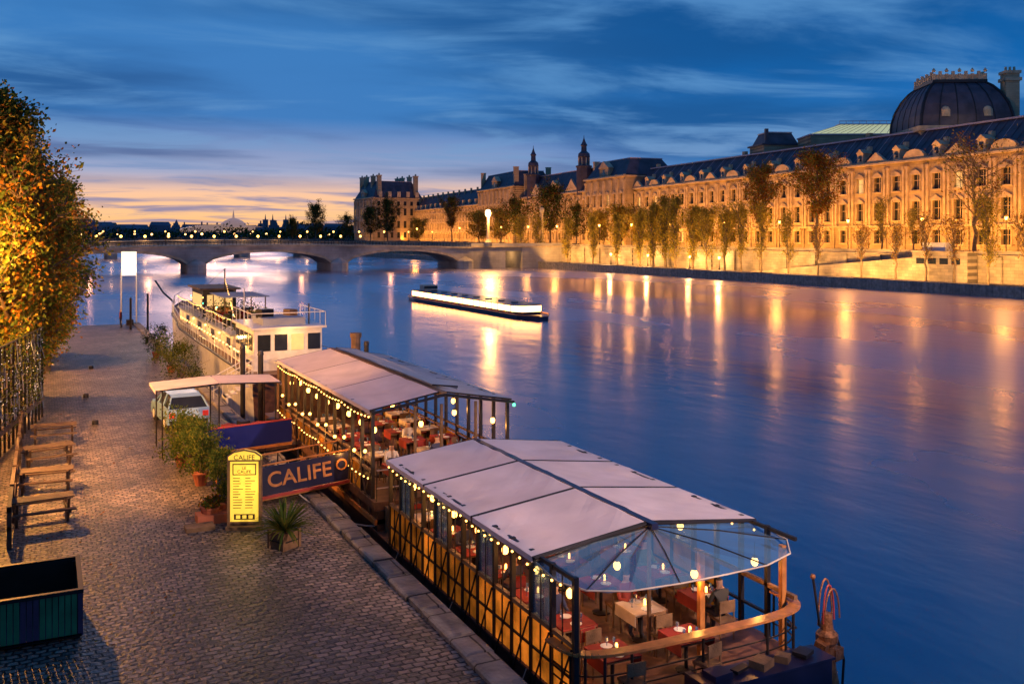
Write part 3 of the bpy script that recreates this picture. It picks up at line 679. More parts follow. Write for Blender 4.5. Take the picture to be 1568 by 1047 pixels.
for p, q in zip(rim[:-1], rim[1:]):
    mid = (p+q)/2; ap = apex.lerp(mid, .5)+V((0, 0, -.03))
    b.add([apex, apex.lerp(p, .5)+V((0,0,.05)), ap, apex.lerp(q, .5)+V((0,0,.05))], [(0,1,2),(0,2,3)], pvc)
    b.add([apex.lerp(p, .5)+V((0,0,.05)), p, mid-V((0,0,.04)), q, apex.lerp(q, .5)+V((0,0,.05)), ap], [(0,1,2,5),(5,2,3,4)], pvc)
    b.tube(p, q, .02, whitecloth, n=5)
for p in rim[::2]: b.path([apex, apex.lerp(p, .5)+V((0,0,.06)), p], .016, darkmetal, 4)
def arc(z, k=1.0, n=30):
    P = []
    for i in range(n+1):
        t = i/n; a = math.pi*(1+t)
        cx, cy = 11.8, 16.4; ex = abs(math.cos(a))**.45*math.copysign(1, math.cos(a)); ey = abs(math.sin(a))**.45*math.copysign(1, math.sin(a))
        P.append(V((cx+2.85*k*ex, cy+1.15*k*ey, z)))
    return P
A = arc(.52)
for p, q in zip(A[:-1], A[1:]):
    d = (q-p).normalized(); w = V((-d.y, d.x, 0))*.13
    b.prism([p-w, q-w, q+w, p+w], (0, 0, .05), teak)
b.path(arc(.1, .98), .018, darkmetal, 4); b.path(arc(-.15, .98), .018, darkmetal, 4)
for p in A[::3]: b.tube((p.x, p.y, D), (p.x, p.y, .52), .03, darkmetal)
for p in ((12.55, 16.3), (9.15, 15.75), (14.45, 15.9)): b.box(p[0]-.06, p[0]+.06, p[1]-.06, p[1]+.06, D, 1.75, teak)
b.prism([(9.6, 14.9, -2.4), (14.3, 14.9, -2.4), (13.6, 14.1, -2.4), (10.6, 14.1, -2.4)], (0, 0, 1.7), navy)
b.box(11.5, 14.5, 14.5, 15.12, -.9, -.2, navy); b.box(11.45, 14.55, 14.45, 15.15, -.2, -.15, navy)
b.box(11.3, 11.45, 14.3, 15.2, -.9, -.1, navy)
for i in range(5): b.cbox((11.8+i*.55, 14.8, -.08), (R.uniform(.2, .45), R.uniform(.15, .4), R.uniform(.05, .2)), R.choice([darkmetal, wood, navy]), R.uniform(0, 1))
lan = [(9.45, 16.5+i*1.5) for i in range(7)]
lan2 = [(11.2, 17.5), (12.3, 16.2), (11.5, 20), (12.4, 22.5), (11.3, 24.5), (14.1, 16.4), (14.0, 19), (14.0, 22), (14.0, 25)]
for x, yy in lan+lan2: lantern(b, (x, yy, 1.28+.1*R.random()), .085)
for y in (15.95, 17.6, 19.3, 21, 22.7, 24.4, 26):
    for x in (10.1, 11.9, 13.6):
        if y < 16 and x > 13: continue
        table(b, x, y, D, R.choice([redcloth, redcloth, redcloth, whitecloth])); chair(b, x, y+.7, D, 0); chair(b, x, y-.7, D, math.pi)
        b.lathe((x+.1, y, D+.765), [(.03, 0), (.03, .1), (.02, .13)], bulb, 6)
rope(b, (9.1, 27.8, -.4), (7.3, 30.2, .2), .25); rope(b, (9.1, 15.2, -.4), (7.3, 11, .2), .3)
boat1 = b.build('restaurant_boat')
for x, yy in lan+lan2: light((x+.1, yy, 1.1), 17, (1, .4, .08), .08, boat1, name='lantern_light')
for x, y, rz in ((10.1, 18.35, math.pi), (11.9, 18.25, math.pi), (13.6, 20.0, math.pi), (10.1, 20.3, 0), (11.9, 22.0, 0), (10.1, 23.4, math.pi), (13.6, 16.95, 0)):
    diner(x, y, D, rz, boat1)

# ---- rear restaurant boat (taller)
b = MB(); D2 = .35
b.prism([(9.05, 27.6, -2.4), (13.8, 27.6, -2.4), (13.8, 44, -2.4), (12.6, 46, -2.4), (10, 46, -2.4), (9.05, 44, -2.4)], (0, 0, 2.5), hullbrown)
b.box(9.0, 13.85, 27.7, 44, .1, .35, deckwood); b.box(8.97, 13.88, 27.6, 44.02, -.3, -.15, teak)
for x in (9.1, 13.75):
    ys = [28.2+i*1.07 for i in range(13)]
    for y in ys: b.box(x-.05, x+.05, y-.05, y+.05, -.6, 3.1, darkmetal)
    for i, (a, c) in enumerate(zip(ys[:-1], ys[1:])):
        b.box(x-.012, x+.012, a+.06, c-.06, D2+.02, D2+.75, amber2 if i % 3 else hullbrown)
        b.tube((x-.06, a, D2-.6), (x-.06, c, D2+.8), .025, wood, n=4); b.tube((x-.06, c, D2-.6), (x-.06, a, D2+.8), .025, wood, n=4)
    for z in (.3, 1.15, 1.4, 3.02): b.box(x-.04, x+.04, 28.2, 41.1, z, z+.06, wood)
garland(b, (9.0, 28.3, 2.9), (9.0, 41, 2.9), 34); garland(b, (8.98, 28.3, 1.0), (8.98, 41, 1.0), 30)
for a, c in ((28.2, 32.5), (32.5, 36.8), (36.8, 41.2)):
    canvas_panel(b, 9.0, 11.3, a, c, 3.1, 3.5, canvas, .12); canvas_panel(b, 13.9, 11.5, a, c, 3.08, 3.5, canvasb, .12)
canvas_panel(b, 11.4, 12.3, 29, 40.5, 3.62, 3.5, canvasb, .02)
b.box(11.3, 11.5, 28, 41.3, 3.38, 3.52, wood)
b.path([(9.0, 28.0, 3.02), (11.4, 27.9, 3.44), (13.9, 28.0, 3.0)], .05, darkmetal)
for x in (9.1, 10.5, 11.4, 12.6, 13.75): b.tube((x, 28.2, D2), (x, 28.2, 3.1), .05, wood)
for z in (.75, 1.3): b.tube((9.1, 27.8, z), (13.8, 27.8, z), .025, whitecloth)
for i in range(12): b.tube((9.1+i*.427, 27.8, .35), (9.1+i*.427, 27.8, 1.3), .015, darkmetal, n=4)
b.box(9.3, 10.9, 26.6, 27.6, -.5, .25, wood)
lr = [(9.35, 28.8+i*1.4) for i in range(9)]; lr2 = [(11, 29), (12.6, 30), (11.4, 33), (12.2, 36), (13.4, 28.6), (13.4, 32)]
for p in lr+lr2: lantern(b, (*p, 2.25+R.uniform(0, .25)), .085)
for i in range(11): b.ball((8.98, 28.6+i*1.15, 1.75-.2*(i % 2)), .06, bulb, 6)
for y in (29, 30.7, 32.4, 34.1, 35.8, 37.5):
    for x in (10.2, 12.0, 13.2): table(b, x, y, D2, R.choice([redcloth, redcloth, whitecloth])); chair(b, x, y+.65, D2, 0); chair(b, x, y-.65, D2, math.pi)
b.lathe((12.6, 41.5, 2), [(.22, 0), (.22, 1.9), (.27, 1.9), (.27, 2.1)], wood, 10)
b.box(9.6, 13.4, 41.4, 44, .35, 2.6, wood); b.box(9.5, 13.5, 41.3, 44.1, 2.6, 2.7, canvasb)
b.ball((13.8, 27.8, 2.95), .06, M('green_nav_light', (.1, .9, .3), em=(.1, 1, .4), es=3), 6)
boat2 = b.build('restaurant_boat')
for p in lr+lr2: light((p[0]+.1, p[1], 2.1), 17, (1, .4, .08), .08, boat2, name='lantern_light')
for y in (30, 34, 38): light((8.75, y, 1.3), 18, (1, .42, .08), .06, boat2, name='side_lantern_light')
for x, y, rz in ((10.2, 29.65, math.pi), (12.0, 30.05, 0), (13.2, 29.7, math.pi), (12.0, 33.0, math.pi)): diner(x, y, D2, rz, boat2)

# ---- mooring fitting at the bow
rust = M('rusty_brass', (.3, .12, .045), .45, .5, var=.5, scale=9, bump=.5)
b = MB()
b.lathe((15.25, 15.4, -2.4), [(.3, 0), (.26, 1.2), (.2, 1.5), (.16, 2.0), (.24, 2.1), (.24, 2.25), (.14, 2.35), (.1, 2.7)], rust, 10)
for k, (rr, dz) in enumerate(((.5, .95), (.4, .8), (.55, .7))):
    P = [V((15.2+.1*k+rr*math.cos(t)*.5, 15.4+rr*math.cos(t)*.1, .0+dz*math.sin(t)+.1)) for t in [j*math.pi/10 for j in range(11)]]
    b.path(P, .02, rust if k != 1 else redpaint, 6)
b.tube((14.95, 15.3, .1), (14.75, 15.3, 1.2), .03, darkmetal); b.ball((14.75, 15.3, 1.2), .06, rust)
b.cbox((15.1, 15.35, -.35), (.45, .25, .22), rust, .4, .3); b.cbox((15.45, 15.4, -.6), (.3, .3, .25), rust, .2)
b.path([(15.5, 15.4, -.2), (15.75, 15.4, -.8), (15.8, 15.5, -1.5)], .03, darkmetal, 5)
b.build('mooring_winch')

# ---- gangway with name banner
b = MB()
def slab(x0, x1, y0, y1, za0, zb0, th, m):
    b.add([(x0,y0,za0+th),(x1,y0,zb0+th),(x1,y1,zb0+th),(x0,y1,za0+th),(x0,y0,za0),(x1,y0,zb0),(x1,y1,zb0),(x0,y1,za0)], [(0,1,2,3),(4,7,6,5),(0,4,5,1),(3,2,6,7),(0,3,7,4),(1,5,6,2)], m)
slab(5.6, 9.0, 30.4, 31.8, .02, .32, .1, teak)
for y in (30.4, 31.8):
    for i in range(6):
        t = i/5; x = 5.6+3.4*t; z = .1+.3*t; b.tube((x, y, z), (x, y, z+1.05), .025, darkmetal)
    b.tube((5.6, y, 1.15), (9.0, y, 1.45), .03, teak)
slab(5.65, 8.95, 30.33, 30.36, .2, .48, .9, navy)
slab(5.6, 9.0, 30.3, 30.38, .1, .38, .08, redpaint)
gw = b.build('boat_gangway')
gold = M('gold_lettering', (.38, .14, .045), .5, var=.4, scale=6, em=(1, .34, .06), es=.07)
tilt = -math.atan2(.28, 3.3)
cu = bpy.data.curves.new('banner_text', 'FONT'); cu.body = 'CALIFE'; cu.size = .68; cu.extrude = .008; cu.offset = .008; cu.materials.append(gold)
to = bpy.data.objects.new('banner_text', cu); scn.collection.objects.link(to); to.location = (6.32, 30.32, .5); to.rotation_euler = (math.radians(90), tilt, 0); to.parent = gw
gb = MB(); gb.lathe((0, 0, 0), [(.19, 0), (.19, .02)], gold, 20); gb.lathe((0, 0, .021), [(.13, 0), (.13, .01)], navy, 16)
go = gb.build('banner_badge', (8.72, 30.32, 1.0)); go.rotation_euler = (math.radians(90), 0, 0); go.parent = gw
light((7.2, 29.3, 2.8), 14, (1, .5, .15), .1, gw, name='gangway_lamp')

# ---- second gangway with white awning
b = MB()
canvas_panel(b, 3.75, 6.1, 38.2, 40.6, 2.6, 2.72, canvas, .05); canvas_panel(b, 8.5, 6.12, 38.2, 40.6, 2.62, 2.72, canvas, .05)
for x in (4.0, 6.1, 8.3):
    for y in (38.3, 40.5): b.tube((x, y, 0), (x, y, 2.6), .03, darkmetal)
b.box(5.2, 9.1, 38.4, 40.2, .12, .3, teak)
for x in (5.2, 6.4, 7.6, 8.8): b.tube((x, 36.9, .1), (x, 36.9, 1.3), .025, darkmetal)
slab(5.2, 8.6, 36.8, 36.86, .35, .5, .85, navycloth); slab(5.2, 8.6, 36.76, 36.9, .24, .39, .1, teak); slab(5.2, 8.6, 36.78, 36.88, 1.2, 1.35, .05, redpaint)
slab(5.2, 8.9, 36.9, 38.4, .1, .25, .1, deckwood)
for i in range(4): b.cbox((6.6+i*.6, 39.2, .6+.1*(i % 2)), (.4, .4, .6), R.choice([wood, darkmetal, redcloth]), R.uniform(0, 1))
b.build('awning_gangway')
for nm, x, y, h in (('mooring_post', 8.55, 42.5, 6.4), ('mooring_post', 14.2, 45, 6.3), ('mooring_post', 8.6, 47, 6.2)):
    b = MB(); b.lathe((x, y, -3), [(.12, 0), (.12, h-.2), (.15, h-.18), (.1, h)], darkmetal, 10); b.build(nm)

# ---- moored barge
b = MB()
st = [(51.5, 4.6), (54, 5), (80, 5), (88, 4.4), (93, 2.8), (96.5, .5)]
for (y0, w0), (y1, w1) in zip(st[:-1], st[1:]):
    z0 = 1.0+max(0, (y0-80))*.07; z1 = 1.0+max(0, (y1-80))*.07; c = 12.2
    vs = [(c-w0/2*.92, y0, -2.4), (c+w0/2*.92, y0, -2.4), (c+w0/2, y0, z0), (c-w0/2, y0, z0), (c-w1/2*.92, y1, -2.4), (c+w1/2*.92, y1, -2.4), (c+w1/2, y1, z1), (c-w1/2, y1, z1)]
    b.add(vs, [(0,4,7,3),(1,2,6,5)], white); b.add(vs, [(3,7,6,2),(0,1,2,3),(4,5,6,7)], deckwood)
    for sx in (-1, 1):
        b.tube((c+sx*w0/2, y0, z0), (c+sx*w1/2, y1, z1), .09, darkmetal)
        for hz, rr in ((1, .03), (.5, .02)): b.tube((c+sx*w0/2, y0, z0+hz), (c+sx*w1/2, y1, z1+hz), rr, white)
        k = max(1, int((y1-y0)/1.2))
        for j in range(k): t = j/k; b.tube((c+sx*(w0+(w1-w0)*t)/2, y0+(y1-y0)*t, z0), (c+sx*(w0+(w1-w0)*t)/2, y0+(y1-y0)*t, z0+(z1-z0)*t+1), .025, white, n=4)
b.box(10.4, 14.0, 60, 86, 1.0, 2.3, white); b.box(10.2, 14.2, 59.8, 86.2, 2.3, 2.42, canvasb)
for i in range(12): b.box(10.37, 10.397, 61+i*2.1, 62.3+i*2.1, 1.35, 2.05, winlit if i % 3 else winglass)
for x in (10.25, 14.15):
    b.tube((x, 59.8, 3.3), (x, 86, 3.3), .03, white); b.tube((x, 59.8, 2.85), (x, 86, 2.85), .02, white)
    for j in range(18): b.tube((x, 59.9+j*1.5, 2.42), (x, 59.9+j*1.5, 3.3), .022, white, n=4)
b.box(10.3, 14.1, 53, 58.5, 1.0, 3.3, white); b.box(10.1, 14.3, 52.7, 58.8, 3.3, 3.42, white); b.box(11, 13.4, 54, 57, 3.42, 3.8, canvasb); b.tube((13.6, 54, 3.4), (13.6, 54, 4.6), .04, darkmetal)
for x in (10.15, 14.25): b.tube((x, 52.8, 4.2), (x, 58.7, 4.2), .025, white); [b.tube((x, 52.8+j*1.18, 3.42), (x, 52.8+j*1.18, 4.2), .02, white, n=4) for j in range(6)]
b.tube((10.15, 52.8, 4.2), (14.25, 52.8, 4.2), .025, white)
b.cbox((11.4, 55.5, 4.0), (.8, .6, .5), darkmetal, .4); b.cbox((13, 56, 3.95), (.5, .9, .4), wood, .2); b.tube((10.6, 57.5, 3.4), (10.6, 57.5, 5.4), .03, white)
for i in range(4): b.box(10.5+i*.93, 11.2+i*.93, 52.96, 52.997, 2.1, 3.0, winlit if i == 2 else winglass)
for i in range(4): b.box(10.27, 10.297, 53.4+i*1.3, 54.4+i*1.3, 2.1, 3.0, winglass)
b.box(10.26, 10.29, 53.2, 58.3, 1.3, 1.5, navy)
b.box(10.9, 13.4, 76, 82, 2.42, 4.3, darkmetal); b.box(10.6, 13.7, 75.6, 82.4, 4.3, 4.42, wood); b.box(10.87, 10.897, 76.5, 81.5, 3.0, 3.9, winlit); b.box(11.2, 13.1, 75.96, 75.995, 3.0, 3.9, winlit)
for x in (10.9, 13.6):
    for y in (66, 71): b.tube((x, y, 2.4), (x, y, 4.3), .04, wood)
b.box(10.7, 13.8, 65.6, 71.4, 4.3, 4.36, canvasb)
for q in range(44):
    b.cbox((R.uniform(10.7, 13.8), R.uniform(60.5, 75), 2.42+.35), (R.uniform(.25, .8), R.uniform(.25, .8), R.uniform(.5, 1.0)), R.choice([wood, darkmetal, whitecloth, teak, redcloth, navy]), R.uniform(0, 1))
b.path([(10.9, 94, 2.2), (10.2, 97, 3.0), (9.8, 100, 4.0)], .09, darkmetal)
b.tube((12.2, 74, 2.1), (12.2, 74, 6.0), .05, darkmetal); b.tube((12.2, 74, 5.0), (12.2, 62, 3.6), .015, darkmetal, n=3); b.tube((12.2, 74, 6.0), (12.2, 90, 3.0), .015, darkmetal, n=3)
garland(b, (12.2, 74, 5.4), (10.3, 59, 3.6), 22, .12); garland(b, (10.2, 60, 3.35), (10.2, 86, 3.35), 36, .1)
for i in range(9): b.leaves((R.uniform(10.5, 13.9), 60.5+i*2.6, 3.1), (.35, .5, .4), 180, .08, [lf_gr, lf_ol, lf_dk])
gl = M('green_bulb', (.1, .9, .6), .4, em=(.1, 1, .7), es=3)
for i in range(12): b.ball((10.4+.3*(i % 3), 60+i*2.1, 3.6+.3*math.sin(i)), .05, gl if i % 3 == 0 else bulb, 6)
for i in range(22): b.ball((9.68, 53+i*1.25, 2.02), .06, bulb, 5)
for p in ((10.2, 55), (10.2, 64), (10.2, 70), (10.2, 76), (12, 60)): b.ball((*p, 2.15), .08, bulb, 6)
bg = b.build('moored_barge')
for p in ((9.3, 55, 2.2), (9.3, 62, 2.0), (9.3, 69, 2.0), (9.3, 78, 2.0), (9.3, 86, 2.2), (11.8, 63, 3.9), (12, 72, 3.9), (12.2, 51.8, 3.0)): light(p, 90, (1, .48, .13), .08, bg, name='barge_lamp')
b = MB()
for i in range(6): b.box(8.3+i*.3, 8.6+i*.3, 50, 51.2, .15+i*.16, .2+i*.16, white)
for y in (50, 51.2):
    b.tube((7.6, y, 1.0), (10, y, 2.2), .03, white); b.tube((7.6, y, .55), (10, y, 1.7), .02, white)
    for i in range(6): b.tube((7.7+i*.44, y, .1+i*.2), (7.7+i*.44, y, 1.05+i*.22), .02, white, n=4)
b.tube((8.2, 51.2, -.3), (10, 51.2, 1.1), .05, white); b.box(8.3, 8.4, 49.9, 51.3, -.5, .2, white); b.build('boarding_steps')

# ---- lit tour boat
glow = M('lit_cabin_glazing', (1, .8, .5), .3, em=(1, .44, .1), es=17, nosample=False)
b = MB(); c = 54.2
st = [(101, 1.2), (104, 4.6), (140, 4.8), (144.5, 3.2), (147, .8)]
for (y0, w0), (y1, w1) in zip(st[:-1], st[1:]):
    vs = [(c-w0/2*.8, y0, -2.3), (c+w0/2*.8, y0, -2.3), (c+w0/2, y0, -1.3), (c-w0/2, y0, -1.3), (c-w1/2*.8, y1, -2.3), (c+w1/2*.8, y1, -2.3), (c+w1/2, y1, -1.3), (c-w1/2, y1, -1.3)]
    b.add(vs, [(0,4,7,3),(1,2,6,5),(3,7,6,2),(0,1,2,3),(4,5,6,7)], navy)
    for sx in (-1, 1): b.tube((c+sx*w0/2, y0, -1.25), (c+sx*w1/2, y1, -1.25), .08, teak)
gp_ = [(c-2.0, 105.5), (c-1.2, 104.2), (c+1.2, 104.2), (c+2.0, 105.5), (c+2.0, 141.5), (c+1.0, 143.3), (c-1.0, 143.3), (c-2.0, 141.5)]
b.prism([(x, y, -.95) for x, y in gp_], (0, 0, .7), glow); b.prism([(c+(x-c)*1.02, y, -1.3) for x, y in gp_], (0, 0, .34), navy)
for i in range(19): b.box(c-2.04, c+2.04, 106+i*1.9, 106.12+i*1.9, -.955, -.245, navy)
b.prism([(c+(x-c)*1.06, y, -.24) for x, y in gp_], (0, 0, .1), navy); b.box(c-1.1, c+1.1, 138.5, 140.5, -.13, .75, whitecloth); b.box(c-1.12, c+1.12, 138.47, 138.5, .2, .6, winglass)
for i in range(8): b.lathe((c, 109+i*4, -.14), [(.5, 0), (.5, .12)], navy, 8)
b.build('tour_boat')

# ------------------------------------------------------------------ quay furniture
carp = M('blue_car_paint', (.3, .5, .75), .2, .1, var=.05); rub = M('tyre_rubber', (.02, .02, .02), .8)
redl = M('tail_light', (.5, .02, .02), .3, em=(1, .05, .03), es=.3)
b = MB()
prof = [(-2.05, .32), (-2.1, .7), (-2.0, .98), (-1.0, .99), (1.0, .96), (1.9, .78), (2.08, .6), (2.08, .3)]
W = .88
vs = [(-W, y, z) for y, z in prof]+[(W, y, z) for y, z in prof]; n = len(prof)
b.add(vs, [tuple(range(n)), tuple(range(n, 2*n))[::-1]]+[(i, (i+1) % n, n+(i+1) % n, n+i) for i in range(n)], carp)
cab = [(-1.98, .98), (-1.6, 1.42), (-1.1, 1.5), (.1, 1.48), (1.05, .96)]
nb = len(cab); vs = [(-.82 if z < 1.1 else -.64, y, z) for y, z in cab]+[(.82 if z < 1.1 else .64, y, z) for y, z in cab]
b.add(vs, [(1, 2, nb+2, nb+1), (2, 3, nb+3, nb+2)], carp); b.add(vs, [(0, 1, nb+1, nb), (3, 4, nb+4, nb+3), (0,4,3,2,1), (nb, nb+1, nb+2, nb+3, nb+4)], winglass)
for s in (-1, 1):
    for y in (-1.98, -.75, .35, 1.05):
        a = (s*.83, y, .98); z2 = (s*.65, {-1.98: -1.6, -.75: -.75, .35: .3, 1.05: .1}[y], {-1.98: 1.42, -.75: 1.5, .35: 1.4, 1.05: 1.48}[y]); b.tube(a, z2, .035, carp)
    for y in (-1.3, 1.3): b.tube((s*.66, y, .32), (s*.88, y, .32), .32, rub, n=18); b.tube((s*.87, y, .32), (s*.9, y, .32), .19, white, n=12)
    b.box(s*.7-.12, s*.7+.12, -2.13, -2.09, .62, .85, redl); b.box(s*.6-.15, s*.6+.15, 2.02, 2.1, .58, .72, white); b.cbox((s*.95, .75, 1.0), (.16, .1, .12), carp)
b.box(-.8, .8, -2.16, -2.08, .32, .5, darkmetal); b.box(-.25, .25, -2.14, -2.11, .56, .68, white)
b.build('parked_car', (5.45, 45.2, 0), math.radians(4))

ysign = M('lit_yellow_panel', (.8, .65, .1), .4, em=(1, .62, .06), es=.7, var=.25, scale=5); inkm = M('sign_ink', (.05, .03, .01), .6)
b = MB(); 
b.box(-.42, .42, -.05, .05, .18, 1.95, ysign)
b.prism([(-.48, -.07, 1.95), (.48, -.07, 1.95), (.48, -.07, 2.1), (.3, -.07, 2.22), (0, -.07, 2.28), (-.3, -.07, 2.22), (-.48, -.07, 2.1)], (0, .14, 0), ysign)
for s in (-.45, .45): b.box(s-.04, s+.04, -.08, .08, 0, 1.97, wood)
b.path([(-.48, -.075, 1.97), (-.48, -.075, 2.1), (-.3, -.075, 2.22), (0, -.075, 2.28), (.3, -.075, 2.22), (.48, -.075, 2.1), (.48, -.075, 1.97), (-.48, -.075, 1.97)], .025, wood)
b.box(-.5, .5, -.25, .25, 0, .1, wood); b.box(-.49, .49, -.085, .085, .14, .2, wood)
b.box(-.34, .34, -.06, -.053, 1.55, 1.88, inkm); b.box(-.31, .31, -.066, -.062, 1.58, 1.85, ysign)
for i in range(12):
    for x in (-.33, .02): b.box(x, x+R.uniform(.15, .3), -.058, -.053, 1.45-i*.078, 1.47-i*.078, inkm)
b.box(-.3, .3, -.058, -.053, .26, .42, inkm)
for q in range(3): b.box(-.24+q*.18, -.12+q*.18, -.064, -.06, .29, .39, ysign)
sg = b.build('menu_sign', (5.2, 28.1, 0), math.radians(-24))
for body, zz, sz in (('LE', 1.72, .12), ('CALIFE', 1.61, .13), ('CALIFE', 2.0, .2)):
    cu = bpy.data.curves.new('sign_text', 'FONT'); cu.body = body; cu.size = sz; cu.extrude = .002; cu.align_x = 'CENTER'; cu.materials.append(inkm)
    t = bpy.data.objects.new('sign_text', cu); scn.collection.objects.link(t); t.location = (0, -.076, zz); t.rotation_euler = (math.pi/2, 0, 0); t.parent = sg
light((5.0, 27.3, 1.3), 22, (1, .62, .13), .3, name='sign_glow_lamp')

terra = M('terracotta', (.35, .1, .05), .8, var=.3)
def potted(name, x, y, h, r, mats, n, palm=False, pot=terra, sq=False):
    b = MB()
    if sq:
        b.box(-.28, .28, -.28, .28, 0, .45, wood)
        for q in (-.28, .28): 
            for w in (-.28, .28): b.box(q-.04, q+.04, w-.04, w+.04, 0, .5, wood)
        b.box(-.3, .3, -.3, .3, .2, .24, darkmetal)
        z0 = .45
    else: b.lathe((0, 0, 0), [(.18, 0), (.27, .35), (.3, .37), (.3, .42), (.24, .42)], pot, 12); z0 = .42
    if palm:
        for i in range(150):
            a = R.uniform(0, 6.28); e = R.uniform(.15, 1.35); P = []
            for t in (0, .25, .5, .75, 1): 
                rr = r*t*math.cos(e*.8)*1.15+.02; P.append(V((rr*math.cos(a), rr*math.sin(a), z0+h*(math.sin(e)*t*1.15-.55*t*t*(1-.5*math.sin(e))))))
            d = V((-math.sin(a), math.cos(a), 0))
            for p, q, w0, w1 in zip(P[:-1], P[1:], (.015, .03, .03, .02), (.03, .03, .02, .003)): b.add([p-d*w0, p+d*w0, q+d*w1, q-d*w1], [(0,1,2,3)], R.choice(mats))
    else:
        for i in range(9): 
            e = (R.gauss(0, r*.4), R.gauss(0, r*.4), z0+h*R.uniform(.5, .95)); b.path([(0, 0, z0-.1), (e[0]*.4, e[1]*.4, z0+h*.3), e], .018, bark, 4, .006)
        for i in range(34):
            a = R.uniform(0, 6.28); u = R.random()**.5; zz = R.uniform(.05, 1.05)
            b.leaves((r*u*math.cos(a)*(1-.35*zz), r*u*math.sin(a)*(1-.35*zz), z0+h*zz), (r*.17, r*.17, h*.1), n//34, .05, mats)
    b.build(name, (x, y, 0), R.uniform(0, 1))
potted('potted_palm', 5.85, 25.9, .95, .9, [lf_gr, lf_ol], 0, True, sq=True)
for x, y, h, r in ((4.75, 33.6, 1.2, .75), (4.9, 35.2, 1.4, .85), (4.5, 36.6, 1.6, .9), (4.9, 38.0, 1.1, .6), (5.3, 32.2, .9, .6)):
    potted('potted_shrub', x, y, h, r, [lf_gr, lf_ol, lf_gr], 2600)
potted('potted_shrub', 4.9, 29.6, .95, .5, [lf_gr, lf_ol], 1500); potted('potted_shrub', 4.4, 29.3, .3, .3, [lf_or, lf_gr], 500)
potted('potted_shrub', 6.9, 56, 1.8, 1.1, [lf_gr, lf_ol, lf_dk], 3000); potted('potted_shrub', 7.0, 62, 1.9, 1.2, [lf_gr, lf_ol], 3000); potted('potted_shrub', 6.9, 70, 1.6, 1.0, [lf_gr, lf_dk], 2500)
b = MB(); b.box(4.0, 4.9, 28.9, 29.5, 0, .25, terra); b.box(3.6, 4.4, 28.3, 28.8, 0, .12, wood); b.build('flower_trough')
b = MB()
for i in range(5): b.tube((4.9+i*.35, 31.0, 0), (4.9+i*.35, 31.0, 1.0), .03, darkmetal)
b.tube((4.9, 31, 1.0), (6.3, 31, 1.05), .03, darkmetal); b.tube((4.9, 31, .5), (6.3, 31, .55), .02, darkmetal); b.box(4.9, 6.2, 30.97, 31.0, .1, .95, navycloth); b.build('quay_railing')

gm = M('green_panel', (.03, .22, .1), .5, var=.3); pm = M('purple_panel', (.09, .05, .11), .5, var=.3)
b = MB(); b.box(-3, .68, 21.9, 24.2, .06, .12, darkmetal)
i = 0; x = -3
while x < .66:
    b.box(x+.01, x+.11, 21.9, 21.93+.02*(i % 2), .08, .98, gm if (i//3) % 3 != 1 else pm); x += .12; i += 1
for k in range(19): b.box(.64, .67+.015*(k % 2), 21.95+k*.118, 22.05+k*.118, .08, .98, gm if (k//3) % 2 else pm)
b.box(-3, .62, 24.15, 24.2, .08, .98, darkmetal)
for a in ((-3, .72, 21.86, 21.96), (-3, .72, 24.14, 24.24)): b.box(*a, .98, 1.06, darkmetal)
b.box(.62, .72, 21.96, 24.14, .98, 1.06, darkmetal)
for q in ((.6, 22), (.6, 24.1), (-1.5, 22)): b.box(q[0]-.05, q[0]+.05, q[1]-.05, q[1]+.05, 0, .98, darkmetal)
b.build('open_container')

def bench(x, y, rz, L=1.0):
    b = MB()
    for s in (-.8*L, .8*L):
        b.box(s-.04, s+.04, -.7, .7, .38, .46, darkwood); b.cbox((s, -.3, .38), (.07, .07, .85), darkwood, 0, .4); b.cbox((s, .3, .38), (.07, .07, .85), darkwood, 0, -.4)
    for q in (-.25, -.08, .09, .26): b.box(-L, L, q-.08, q+.07, .74, .78, darkwood)
    for q in (-.72, .6): b.box(-L, L, q, q+.2, .46, .5, darkwood)
    b.build('picnic_table', (x, y, 0), rz)
for x, y in ((-.1, 31.2), (.0, 34.9), (.1, 38.8), (.3, 43)): bench(x, y, math.radians(R.uniform(-10, 10)), .85)
b = MB()
for i in range(8):
    y = 29+i*2.6; b.box(-.95, -.83, y, y+.12, 0, 1.15, darkwood)
b.box(-.95, -.85, 29, 47.4, 1.0, 1.1, darkwood); b.box(-.95, -.85, 29, 47.4, .5, .6, darkwood); b.build('timber_railing')
b = MB(); p0 = V((-3.0, 33, 0)); p1 = V((-.15, 49.5, 0)); N = 22
fairy = M('fairy_bulb', (.8, .9, 1), .4, em=(.9, .85, .8), es=.7); silv = M('silver_mesh', (.3, .33, .36), .35, .6)
for i in range(N+1):
    p = p0.lerp(p1, i/N); b.tube((p.x, p.y, 0), (p.x, p.y, 4.2), .05, darkmetal)
for z in (1.2, 2.2, 3.2, 4.2): b.tube((p0.x, p0.y, z), (p1.x, p1.y, z), .04, darkmetal)
b.tube((p0.x, p0.y, .9), (p1.x, p1.y, .9), .14, wood); 
for i in range(260):
    p = p0.lerp(p1, R.random()); b.ball((p.x+R.gauss(0, .05), p.y, R.uniform(1.1, 4.2)), .018, fairy, 4)
for i in range(200):
    p = p0.lerp(p1, R.random()); z = R.uniform(1.4, 4.2); b.tube((p.x, p.y, z), (p.x+R.gauss(0, .1), p.y+R.gauss(0, .5), z-R.uniform(.3, 1.2)), .012, silv, n=3)
for i in range(130):
    p = p0.lerp(p1, R.random()); b.leaves((p.x, p.y, R.uniform(1, 4.3)), (.1, .4, .35), 55, .05, [lf_gr, lf_ol, lf_dk])
b.build('garden_trellis')

